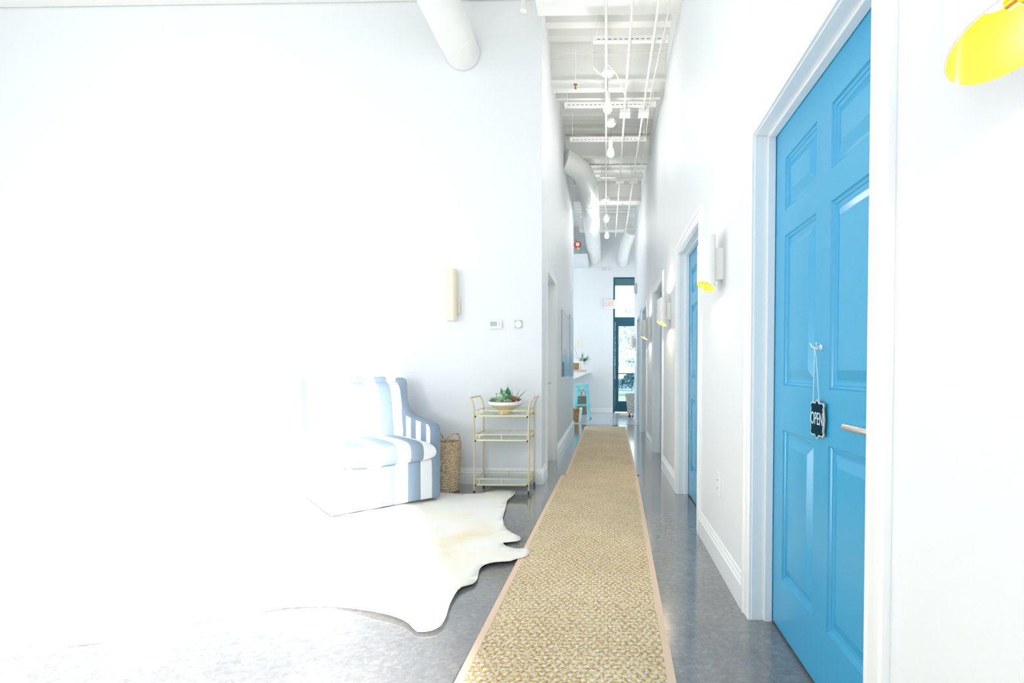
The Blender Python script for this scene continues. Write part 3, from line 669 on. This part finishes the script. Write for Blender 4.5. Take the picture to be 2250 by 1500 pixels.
# ------------------------------------------------------------------ open sign on the blue door
DX = XR+.085
hk = thing('wall_hook', 'small white double hook on the nearest blue door', 'hook', (DX, 1.655, 1.135))
MB().lathe([(.001, 0), (.009, 0), (.009, -.004), (.001, -.006)], (0, 0, 0), 16, 'X').build('hook_plate', WHITEPL, hk, smooth=True)
for s in (-1, 1): MB().tube([(-.003, 0, 0), (-.012, s*.008, -.004), (-.024, s*.018, .003), (-.028, s*.024, .014)], .0024, 8).build('prong', WHITEPL, hk, smooth=True)
sg = thing('open_sign', 'small navy plaque with white border reading OPEN hanging on the nearest blue door', 'sign', (DX-.012, 1.655, .90))
def plaque(hw, hh, t, r=.010):
    P = []
    for (sx, sy, order) in ((1, 1, 1), (-1, 1, -1), (-1, -1, 1), (1, -1, -1)):
        corner = [(hw, hh*.0+.016), (hw-.004, hh-.018), (hw+.001, hh-.009), (hw-.006, hh-.001), (hw-.016, hh-.002), (.014, hh-.003), (.006, hh+.004)]
        if order < 0: corner = corner[::-1]
        P += [(sx*a, sy*b) for a, b in corner]
        # points between halves
        P.append({(1, 1): (0, hh+.009), (-1, 1): (-hw-.003, 0), (-1, -1): (0, -hh-.009), (1, -1): (hw+.003, 0)}[(sx, sy)])
    return P
PL = plaque(.049, .056, 0)
MB().prism(PL, .000, .005, 'X').build('sign_board', WOODE, sg, bevel=.0008)
MB().prism(PL, -.0012, .000, 'X').build('sign_border', SIGNW, sg)
MB().prism([(p[0]*.93, p[1]*.945) for p in PL], -.0020, -.0011, 'X').build('sign_face', NAVYS, sg)
vs, fs = text_mesh('OPEN', .041, .0004); t_ = MB(); t_.v = [(-.0022-v[2], -v[0]*.88, v[1]*1.42) for v in vs]; t_.f = fs; t_.m = [0]*len(fs); t_.build('sign_lettering', SIGNB, sg)
tw = MB()
for s in (-1, 1): tw.tube([(-.012, 0, .236), (-.008, s*.007, .20), (-.004, s*.024, .052)], .0013, 6)
tw.build('twine_loop', STRING, sg)

# ------------------------------------------------------------------ wall sconces
def make_sconce(x, y, label, z0=1.503, h=.247, group='oval sconces on the corridor wall'):
    """oval tube open at both ends, rims cut at a slant that drops towards the wall"""
    e = thing('wall_sconce', label, 'wall light', (x, y, z0), 0, group); XC, RX, RY, SL = -.086, .045, .105, .53; n_ = 48
    def oval(mb, rings):
        base = len(mb.v)
        for (q, zf) in rings:
            for k in range(n_):
                t = 2*math.pi*k/n_; px, py = (RX-q)*math.cos(t), (RY-q)*math.sin(t); mb.v.append((XC+px, py, zf(px)))
        for i in range(len(rings)-1):
            for k in range(n_): mb.f.append([base+i*n_+k, base+i*n_+(k+1) % n_, base+(i+1)*n_+(k+1) % n_, base+(i+1)*n_+k]); mb.m.append(0)
    lo = lambda px: -SL*px; hi = lambda px: h+SL*px
    m = MB(); oval(m, [(.0025, lambda p: lo(p)+.0), (0, lambda p: lo(p)+.001), (0, lambda p: hi(p)-.001), (.0025, hi)]); m.build('sconce_shade', STEEL_W, e, smooth=True)
    m = MB(); oval(m, [(.0025, lo), (.003, lambda p: lo(p)*.3+.06), (.003, lambda p: h*.48), (.030, lambda p: h*.50), (.030, lambda p: h*.51), (.003, lambda p: h*.53), (.003, lambda p: h-.06), (.0025, hi)]); m.build('gold_lining', GOLDIN, e, smooth=True)
    MB().box(-.042, 0, -.03, .03, .035, h-.045).build('mounting_plate', STEEL_W, e, bevel=.003)
    MB().lathe([(.001, .055), (.018, .06), (.026, .072), (.026, .085), (.018, .10), (.012, .12)], (XC, .02, 0), 24).build('bulb', BULBS, e, smooth=True)
    MB().lathe([(.001, h-.055), (.018, h-.06), (.026, h-.072), (.026, h-.085), (.018, h-.10), (.012, h-.12)], (XC, .02, 0), 24).build('bulb', BULBS, e, smooth=True)
    br = MB(); br.tube([(XC-.026, -.045, .020), (XC+.036, -.045, .004)], .0032, 10)
    br.tube([(XC-.026, -.054, .019), (XC-.026, -.036, .021)], .0078, 16).tube([(XC+.012, -.062, .008), (XC+.012, -.034, .010)], .0075, 16); br.build('bracket', AMBER, e, smooth=True)
    MB().lathe([(.001, 0), (.004, 0), (.005, .004), (.001, .006)], (XC-RX-.003, 0, h*.72), 10, 'X').build('thumb_screw', CHROME, e)
    return e
BULBS = mat('sconce_bulb', (1, 1, 1), .3, emis=(1, .93, .78), estr=7, bump=(40, .01, .0002))
S1 = make_sconce(XR, .69, 'large nearest white sconce showing its bright gold lining, before the first blue door')
labels = {2.695: 'white oval sconce with gold lining between the first and second blue doors', 4.83: 'white oval sconce between the second and third doors', 7.0: 'small distant white oval sconce between the third and fourth doors', 10.33: 'farthest small white oval sconce at the end of the right wall'}
def sconce_lamps(x, y, z0, z1, e, cx_=-.086):
    for z, s in ((z0+.022, 1), (z1-.022, -1)):
        l = lamp('sconce_lamp', 'POINT', (x+cx_, y, z), e, (1, .86, .62), shadow_soft_size=.012)
for yy, lb_ in labels.items():
    c = copy_tree(S1); c.location.y = yy; c['label'] = lb_
for yy in [.69]+list(labels): sconce_lamps(XR, yy, 1.503, 1.75, 4.5 if yy < 1 else 4 if yy < 3 else 14)
# tall sconce on the nook wall
e = thing('wall_sconce', 'tall slim pale gold cylinder sconce on the wall above the striped armchair', 'wall light', (-1.40, YN, 1.50))
MB().lathe([(.0, .003), (.044, .003), (.045, 0), (.045, .47), (.043, .47), (.043, .3), (0, .3)], (0, -.075, 0), 40).build('sconce_cylinder', mat('champagne_gold', (.86, .78, .62), .4, .2, bump=(80, .03, .0005)), e, smooth=True)
MB().box(.0, .062, -.035, 0, .07, .21).build('mounting_plate', mat('champagne_plate', (.80, .74, .62), .4, .2, bump=(80, .03, .0005)), e, bevel=.004)
lamp('sconce_lamp', 'POINT', (-1.40, YN-.075, 1.93), .9, (1, .86, .62), shadow_soft_size=.02)

# ------------------------------------------------------------------ small wall things
th = thing('thermostat', 'white rectangular thermostat with small grey screen on the wall above the bar cart', 'thermostat', (-1.012, YN, 1.445))
MB().box(-.060, .058, -.024, 0, -.012, .068).build('thermostat_body', WHITEPL, th, bevel=.006, seg=3)
MB().box(-.050, .012, -.0255, -.023, .012, .055).build('thermostat_screen', LCD, th)
for z in (.022, .044): MB().box(.028, .040, -.0265, -.023, z-.004, z+.004).build('button', DIALG, th)
dl = thing('wall_dial', 'small square switch plate with a round white dial above the bar cart', 'dial', (-.805, YN, 1.475))
MB().box(-.036, .034, -.008, 0, -.034, .036).build('dial_plate', DIALG, dl, bevel=.002)
MB().lathe([(.001, -.016), (.030, -.016), (.033, -.008)], (-.001, 0, .001), 32, 'Y').build('dial_knob', WHITEPL, dl, smooth=True)
ou = thing('wall_outlet', 'white electrical outlet low on the right wall between the first two blue doors', 'outlet', (XR, 2.73, .44))
MB().box(-.008, 0, -.038, .038, -.062, .062).build('outlet_plate', WHITEPL, ou, bevel=.003)
for z in (-.022, .022): 
    q = MB().box(-.010, -.007, -.015, .015, z-.014, z+.014).build('socket', WHITEPL, ou, bevel=.002)
    MB().box(-.0106, -.0098, -.007, -.004, z-.005, z+.006).box(-.0106, -.0098, .004, .007, z-.005, z+.006).build('socket_slots', BLACK, q)
st_ = thing('alarm_strobe', 'small pale box high on the right wall near the corridor end', 'alarm', (XR, 10.05, 2.68))
MB().box(-.05, 0, -.07, .07, -.10, .10).build('strobe_body', DIALG, st_, bevel=.006); MB().box(-.065, -.05, -.03, .03, -.06, .06).build('strobe_lens', WHITEPL, st_, bevel=.006)
ex = thing('exit_sign', 'exit sign with peach lit letters on the far wall beside the glass door', 'sign', (.095, YF, 2.67))
MB().box(-.13, .13, -.05, 0, -.11, .11).build('sign_housing', WHITEPL, ex, bevel=.006)
vs, fs = text_mesh('EXIT', .155, .001); t_ = MB(); t_.v = [(v[0]*.66, -.052-v[2], v[1]*1.2) for v in vs]; t_.f = fs; t_.m = [0]*len(fs); t_.build('sign_lettering', EXITR, ex)
vt = MB(); vt.box(-.15, .12, -.025, 0, -.03, .035); v_ = tag(vt.build('wall_vent', WHITEPL, loc=(.02, YF, 3.52), bevel=.004), 'small white vent with dark slots above the far glass door', 'vent')
MB().box(-.13, -.01, -.027, -.024, -.01, .005).box(.03, .09, -.027, -.024, -.015, -.002).build('vent_slots', DIALG, v_)

# paintings on the left wall
def canvas(label, y0, y1, z0_, z1_, first):
    e = thing('canvas_painting', label, 'painting', (XL, (y0+y1)/2, z0_), 0, 'blue seascape canvases on the left corridor wall'); hw = (y1-y0)/2; h = z1_-z0_
    c = MB().box(0, .010, -hw, hw, 0, h); m_ = [painting('seascape_%d' % first, 0, h, 0, 1)]; c.build('canvas', m_, e)
    MB().box(0, .012, -hw-.004, -hw, 0, h).box(0, .012, hw, hw+.004, 0, h).box(0, .012, -hw-.004, hw+.004, h, h+.004).build('edge_frame', mat('thin_wood_edge', (.55, .46, .38), .5, bump=(60, .1, .0005)), e)
    return e
e = canvas('nearer large blue and white seascape canvas on the left corridor wall', 6.62, 7.95, .965, 1.85, 1)
MB().box(.010, .0105, -.66, -.30, .0, .20).build('dark_blue_patch', mat('navy_wash', (.03, .17, .28), .6, bump=(30, .1, .0005)), e)
canvas('farther blue canvas at the end of the left corridor wall', 8.06, 8.95, .95, 1.95, 2)

# ------------------------------------------------------------------ ceiling services
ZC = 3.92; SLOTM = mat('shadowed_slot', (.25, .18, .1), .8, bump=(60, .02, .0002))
for i, (xc, lab) in enumerate(((-.005, 'white conduit over the middle of the corridor carrying the pendant bulbs'), (.20, 'middle of the three white ceiling conduits'), (.405, 'white ceiling conduit nearest the right wall'))):
    c = MB(); c.tube([(xc, -1.4, ZC), (xc, 10.8, ZC)], .0115, 12); tag(c.build('electrical_conduit', STEEL_W, smooth=True), lab, 'conduit', 'conduits along the corridor ceiling')
for i, (ys, xa, xb, slots, lab) in enumerate(((4.45, -.12, .54, 1, 'nearest white slotted channel strut under the ceiling conduits'), (5.53, -.46, .54, 1, 'second slotted strut, behind the first glowing pendant bulb'), (6.35, -.46, .50, 1, 'third slotted strut across the ceiling'), (7.55, -.10, .55, 0, 'fourth strut across the ceiling, holding two junction boxes'))):
    e = thing('channel_strut', lab, 'strut', ((xa+xb)/2, ys, ZC+.012), 0, 'struts across the ceiling'); hw = (xb-xa)/2
    s_ = MB().box(-hw, hw, -.02, .02, .0, .003).box(-hw, hw, -.022, -.019, -.0, .045).box(-hw, hw, .019, .022, 0, .045)
    if slots:
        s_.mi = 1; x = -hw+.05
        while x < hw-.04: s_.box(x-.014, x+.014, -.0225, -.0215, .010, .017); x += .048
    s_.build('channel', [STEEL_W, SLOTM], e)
    for sx in (-1, 1): MB().tube([(sx*(hw-.03), 0, 0), (sx*(hw-.03), 0, H-ZC-.012)], .004, 6).build('hanger_rod', STEEL_W, e)
first = None
for (xj, yj, lab) in ((.205, 5.62, 'white junction box on the middle conduit, nearer one'), (.41, 5.62, 'white junction box on the right conduit, nearer one'), (.205, 7.6, 'farther white junction box on the middle conduit'), (.41, 7.6, 'farther white junction box on the right conduit')):
    e = thing('junction_box', lab, 'junction box', (xj, yj, ZC), 0, 'junction boxes on the ceiling conduits')
    MB().box(-.055, .055, -.055, .055, -.035, .02).build('box_body', STEEL_W, e, bevel=.004); MB().box(-.058, .058, -.058, .058, -.038, -.035).build('cover_plate', STEEL_W, e)
pl = [(.010, 4.86, 'glowing pendant bulb nearest, hanging from the middle of the corridor ceiling'), (.048, 5.85, 'second pendant bulb in the row, slightly beyond the nearest'), (0, 8.42, 'third pendant bulb with round canopy box farther down the corridor'), (.012, 9.45, 'farthest pendant bulb of the row')]
P0 = None
for (xp, yp, lab) in pl:
    if P0 is None:
        P0 = thing('pendant_light', lab, 'pendant light', (xp, yp, ZC), 0, 'bare bulb pendants over the corridor')
        MB().lathe([(.001, .03), (.055, .03), (.062, .015), (.062, -.02), (.04, -.04), (.001, -.042)], (0, 0, 0), 8).build('canopy_box', STEEL_W, P0)
        MB().tube([(0, 0, -.04), (0, 0, -.20)], .0035, 8).build('cord', mat('grey_cord', (.35, .32, .3), .6, bump=(60, .02, .0002)), P0)
        MB().lathe([(.001, -.19), (.020, -.19), (.024, -.21), (.024, -.27), (.018, -.275), (.001, -.275)], (0, 0, 0), 20).build('socket', STEEL_W, P0, smooth=True)
        MB().lathe([(.012, -.272), (.018, -.285), (.034, -.315), (.043, -.345), (.040, -.372), (.026, -.392), (.001, -.399)], (0, 0, 0), 24).build('bulb', BULB, P0, smooth=True)
        e = P0
    else:
        e = copy_tree(P0); e.location = (xp, yp, ZC); e['label'] = lab
    lamp('pendant_lamp', 'POINT', (xp, yp, ZC-.35), 112, (1, .97, .92), shadow_soft_size=.05)
# loose cables
cb = [([(-.14, 4.7, ZC+.3), (-.13, 4.72, ZC+.0), (-.10, 4.75, ZC-.05), (-.02, 4.9, ZC-.03)], 'thin loose white cable looping beside the nearest pendant box'),
      ([(.01, 4.75, ZC-.0), (.09, 4.85, ZC-.03), (.17, 5.1, ZC-.06), (.2, 5.3, ZC-.02)], 'curved white cable between the first two conduits'),
      ([(-.55, 7.35, 4.02), (-.38, 7.3, 3.80), (-.22, 7.25, 3.84), (-.05, 7.1, 4.02), (.1, 7.0, 4.05), (.3, 7.1, 4.0), (.38, 7.5, 3.93)], 'sagging white cable crossing from the left wall to the conduits'),
      ([(-.02, 6.9, 4.05), (.08, 7.2, 3.90), (.18, 7.5, 3.86), (.2, 7.6, 3.9)], 'short white cable running to the farther middle junction box'),
      ([(.49, 3.6, 4.05), (.50, 4.2, 3.98), (.47, 4.6, 3.9), (.46, 5.4, 3.92), (.5, 6.6, 4.0), (.48, 7.5, 3.95)], 'long thin white cable beside the right conduit'),
      ([(-.02, 7.5, 4.0), (-.10, 7.6, 3.85), (-.07, 7.9, 3.72), (.0, 8.3, 3.86)], 'white cable loop left of the third pendant box')]
for p, lab in cb:
    P = []
    for k in range(len(p)-1):       # Catmull-Rom
        a, b, c, d_ = [Vector(p[max(0, min(len(p)-1, q))]) for q in (k-1, k, k+1, k+2)]
        for q in range(6):
            t = q/6; P.append(.5*((2*b)+(c-a)*t+(2*a-5*b+4*c-d_)*t*t+(-a+3*b-3*c+d_)*t**3))
    P.append(Vector(p[-1])); tag(MB().tube(P, .005, 6).build('ceiling_cable', STEEL_W, smooth=True), lab, 'cable', 'loose cables under the deck')
sp = thing('sprinkler_head', 'tiny brass sprinkler head under the deck left of the nearest pendant', 'sprinkler', (-.32, 5.2, H))
MB().tube([(0, 0, 0), (0, 0, -.42)], .006, 8).build('drop_pipe', STEEL_W, sp); BR = mat('aged_brass', (.34, .18, .06), .4, .6, bump=(60, .05, .0005))
MB().lathe([(.001, -.42), (.02, -.425), (.02, -.43), (.006, -.44), (.006, -.455), (.012, -.47), (.001, -.472)], (0, 0, 0), 14).build('brass_head', BR, sp)
# round duct that comes out of the left wall and runs to the far room
def corr_tube(mb, pts, r, seg=28): mb.tube(pts, r, seg)
P = [(-.588, 7.02, 3.98), (-.50, 7.08, 3.96), (-.36, 7.3, 3.92), (-.30, 7.65, 3.90), (-.28, 8.2, 3.88), (-.28, 12.3, 3.80)]
Q = []
for k in range(len(P)-1):
    a, b, c, d_ = [Vector(P[max(0, min(len(P)-1, q))]) for q in (k-1, k, k+1, k+2)]
    for q in range(5):
        t = q/5; Q.append(.5*((2*b)+(c-a)*t+(2*a-5*b+4*c-d_)*t*t+(-a+3*b-3*c+d_)*t**3))
Q.append(Vector(P[-1]))
dt = tag(MB().tube(Q, .155, 32).build('round_air_duct', STEEL_W, smooth=True), 'large round white air duct bending out of the left wall towards the far room', 'duct')
for yb_ in (8.3, 9.6, 10.9): MB().tube([(-.28, yb_, 3.88-.02*(yb_-8.2)), (-.28, yb_+.05, 3.88-.02*(yb_-8.2))], .163, 32).build('duct_collar', STEEL_W, dt, smooth=True)
P = [(.55, 11.0, 4.1), (.45, 11.4, 3.9), (.40, 11.8, 3.75), (.40, 12.36, 3.7)]
tag(MB().tube(P, .13, 24).build('round_air_duct', STEEL_W, smooth=True), 'smaller white duct curving down at the far room ceiling near the glass door', 'duct')
# duct over the seating nook with grille
nd = thing('round_air_duct', 'thick white duct over the seating nook, ending at the back wall, with a side grille', 'duct', (-1.315, 3.2, 3.95))
MB().tube([(0, -1.2, 0), (0, 1.395, 0)], .158, 36).build('duct_tube', STEEL_W, nd, smooth=True)
for y_ in (-.5, .3, 1.1): MB().tube([(0, y_, 0), (0, y_+.04, 0)], .163, 36).build('duct_collar', STEEL_W, nd, smooth=True)
g = MB(); g.box(.145, .185, .1, .5, -.09, .09); gr = g.build('duct_grille', STEEL_W, nd)
s_ = MB()
for k in range(8): s_.box(.1855, .1875, .12, .48, -.08+.021*k, -.07+.021*k)
s_.build('grille_slots', DIALG, gr)
sd = thing('support_drop', 'slender white pipe dropping from the deck over the nook near the corridor corner', 'pipe', (-.72, 4.35, H))
MB().tube([(0, 0, 0), (0, 0, -.25)], .018, 12).build('pipe_body', STEEL_W, sd, smooth=True); MB().lathe([(.018, -.25), (.03, -.255), (.03, -.275), (.001, -.28)], (0, 0, 0), 16).build('pipe_cap', STEEL_W, sd, smooth=True)
# small red thing high beside the duct
rd = thing('red_bell', 'tiny tilted red and white round object high beside the far duct', 'ornament', (-.64, 11.3, 3.86)); rd.rotation_euler = (.3, .5, 0)
MB().lathe([(.001, -.02), (.07, -.02), (.085, 0), (.07, .03), (.001, .03)], (0, 0, 0), 24, 'Y').build('red_shell', REDP, rd, smooth=True)
MB().lathe([(.001, -.03), (.04, -.03), (.045, -.02)], (-.005, 0, .02), 20, 'Y').build('white_centre', WHITEPL, rd, smooth=True)
MB().box(.02, .07, -.04, -.02, -.075, -.03).build('yellow_tab', YELP, rd, bevel=.004)
MB().tube([(-.07, 0, .06), (-.10, 0, .08)], .014, 8).build('red_stub', REDP, rd)
lg = thing('wall_ledge', 'white bulkhead ledge in the far room below the ceiling ducts', 'ledge', (-.9, 11.6, 3.55))
MB().box(-.6, .48, -.3, .78, 0, .12).build('ledge_slab', WALL, lg, bevel=.004)
MB().box(.30, .34, -.31, -.30, .12, .30).box(.34, .42, -.31, -.30, .22, .30).build('teal_bracket', mat('grey_teal', (.25, .45, .52), .6, bump=(60, .02, .0002)), lg)

# ------------------------------------------------------------------ far room furniture
cn = thing('wall_counter', 'thin white counter with sloping bracket at the end of the far room', 'counter', (-1.1, 12.0, 0))
MB().box(-.9, .72, -.38, .375, .985, 1.005).build('counter_top', WHITEPL, cn, bevel=.002)
MB().prism([(.70, .985), (.1, .985), (.1, .74)], -.37, -.34, 'Y').build('counter_bracket', WHITEPL, cn)
tag(MB().box(-.20, .14, -.10, .10, 0, .052).build('wood_board', BOARDW, loc=(-.60, 11.78, 1.006), bevel=.004), 'thick pale wood board lying on the white counter', 'board')
bx = thing('wicker_box', 'small brown wicker box on the wood board on the counter', 'basket', (-.725, 11.78, 1.059))
MB().box(-.09, .09, -.07, .07, 0, .15).build('box_body', WICKB, bx, bevel=.008); MB().tube([(-.09, -.07, .15), (.09, -.07, .15), (.09, .07, .15), (-.09, .07, .15)], .008, 6, closed=True).build('rim', WICKB, bx)
pt = thing('potted_plant', 'white pot with green leaves and small flowers standing on the counter board', 'plant', (-.552, 11.80, 1.059))
MB().lathe([(.001, 0), (.042, 0), (.055, .20), (.052, .21), (.045, .20), (.001, .19)], seg=28).build('pot', WHITECER, pt, smooth=True)
lv = MB(); rnd = random.Random(5)
for k in range(34):
    a = rnd.random()*6.28; el_ = rnd.uniform(.1, 1.2); leafblade(lv, (0, 0, .19), (math.cos(a)*math.cos(el_), math.sin(a)*math.cos(el_), math.sin(el_)), rnd.uniform(.07, .15), .020, .15)
lv.build('dark_foliage', DARKG, pt)
lv = MB()
for dx, dz in ((1, .7), (1, .25), (1, -.2), (.9, -.7), (.5, -1), (.7, 1)): leafblade(lv, (.06, -.04, .22), (dx, -.2, dz), .16, .022, .1)
lv.build('fern_leaves', LEAFG, pt)
lv = MB()
for k, (dx, dz) in enumerate(((0, 1), (.2, 1), (-.2, 1))): leafblade(lv, (.0, 0, .25), (dx, 0, dz), .17, .010, .2)
lv.build('upright_sprigs', GREEN, pt)
gs = MB()
for p in ([(-.02, -.02, .22), (-.10, -.03, .30), (-.19, -.03, .50)], [(-.02, -.02, .22), (-.14, -.03, .27), (-.24, -.03, .40)]): gs.tube(p, .005, 6)
gs.build('arching_grass', mat('dry_olive_stem', (.50, .50, .22), .6, bump=(60, .1, .0005)), pt)
fl = MB()
for k in range(7): leafblade(fl, (.012, -.11, .235), (math.cos(k*.9), -.2, math.sin(k*.9)), .036, .014, .2)
fl.build('white_flower', WHITECER, pt); MB().lathe([(.001, -.01), (.010, -.01), (.010, 0)], (.012, -.118, .235), 10, 'Y').build('flower_eye', BLACK, pt)
fl = MB(); leafblade(fl, (.04, -.10, .27), (1, 0, -.2), .06, .018, .3); fl.build('coral_flower', PINK, pt); fl = MB(); leafblade(fl, (.055, -.10, .18), (.3, 0, -1), .10, .012, .3); fl.build('coral_flower', PINK, pt)
wl = tag(MB().tube([(-.02, 0, .20), (-.02, 0, .06), (-.12, 0, .03)], .004, 6).tube([(.09, 0, .16), (.09, 0, .02), (.06, 0, -.0), (-.12, 0, 0)], .004, 6).tube([(-.02, 0, .12), (.02, 0, .13), (.09, 0, .16)], .003, 6).build('wire_wall_art', mat('copper_wire', (.95, .62, .30), .4, .3, bump=(60, .02, .0002)), loc=(-.67, YF-.01, 1.60)), 'thin orange wire shape on the far wall above the potted plant', 'wall art')
def stool(loc, rz):
    e = thing('metal_stool', 'turquoise metal bar stool under the white counter in the far room', 'stool', loc, rz)
    MB().box(-.14, .14, -.14, .14, .735, .755).build('seat', TEALST, e, bevel=.012, seg=3)
    MB().box(-.142, .142, -.142, .142, .70, .737).build('seat_skirt', TEALST, e, bevel=.006)
    for sx in (-1, 1):
        for sy in (-1, 1):
            l = MB(); a, b = Vector((sx*.125, sy*.125, .735)), Vector((sx*.185, sy*.185, .012))
            w0, w1 = .032, .016
            for (dx, dy) in ((-sx, 0), (0, -sy)):
                p = [a, a+Vector((dx*w0*2, dy*w0*2, 0)), b+Vector((dx*w1*2, dy*w1*2, 0)), b]
                n_ = Vector((dy, dx, 0))*.003*1; l.face(p); l.face([q+Vector((-.003 if dy and sx > 0 else .003 if dy else 0, -.003 if dx and sy > 0 else .003 if dx else 0, 0)) for q in p][::-1])
            lo = l.build('leg', TEALST, e); s_ = lo.modifiers.new('t', 'SOLIDIFY'); s_.thickness = .003
            MB().box(b.x-.012, b.x+.012, b.y-.012, b.y+.012, 0, .02).build('foot_cap', TEALF, lo)
    for z, h_ in ((.30, .166), (.60, .136)):
        MB().tube([(-h_, -h_, z), (h_, -h_, z), (h_, h_, z), (-h_, h_, z)], .009, 6, closed=True).build('footrest', TEALST, e)
stool((-.505, 10.75, 0), 0)
round_basket('wicker_basket', 'dark grey wicker basket with arched handle behind the turquoise stool', (-.575, 11.85, 0), .125, .115, .42, WICKG, 2, .16, coil=16, haxis=1.2)
sb = thing('wicker_basket', 'square brown wicker basket at the foot of the turquoise stool', 'basket', (-.66, 10.15, 0))
MB().prism([(-.085, 0), (.105, 0), (.125, .28), (-.10, .28)], -.10, .10, 'Y').build('basket_body', WICKB, sb, bevel=.01); MB().prism([(.108, 0), (.155, 0), (.185, .285), (.128, .285)], -.09, .09, 'Y').build('white_lining_panel', WHITECER, sb, bevel=.01)
pp = thing('wicker_planter', 'tapered pale grey woven planter on black feet beside the glass door', 'planter', (.60, 11.22, 0))
pr = []
for k in range(49): t = k/48; pr.append((.105+.055*t+.005*abs(math.sin(math.pi*t*12)), .09+.44*t))
MB().lathe([(.001, .09)]+pr+[(.14, .53), (.13, .48), (.001, .46)], seg=36).build('woven_body', WICKP, pp, smooth=True)
ft = MB()
for a in (0, 2.1, 4.2): ft.lathe([(.001, 0), (.028, 0), (.03, .02), (.012, .035), (.012, .09), (.001, .09)], (.065*math.cos(a+3.3), .065*math.sin(a+3.3), 0), 14)
ft.build('black_feet', RUBBER, pp, smooth=True)
MB().lathe([(.001, .47), (.13, .48)], seg=20).build('soil', SOIL, pp)
tag(MB().box(-.42, .42, -.25, .25, 0, .012).build('door_mat', mat('pale_doormat', (.70, .62, .50), .9, bump=(120, .5, .003)), loc=(.75, 12.0, 0), bevel=.004), 'thin pale doormat before the glass entrance door', 'mat')
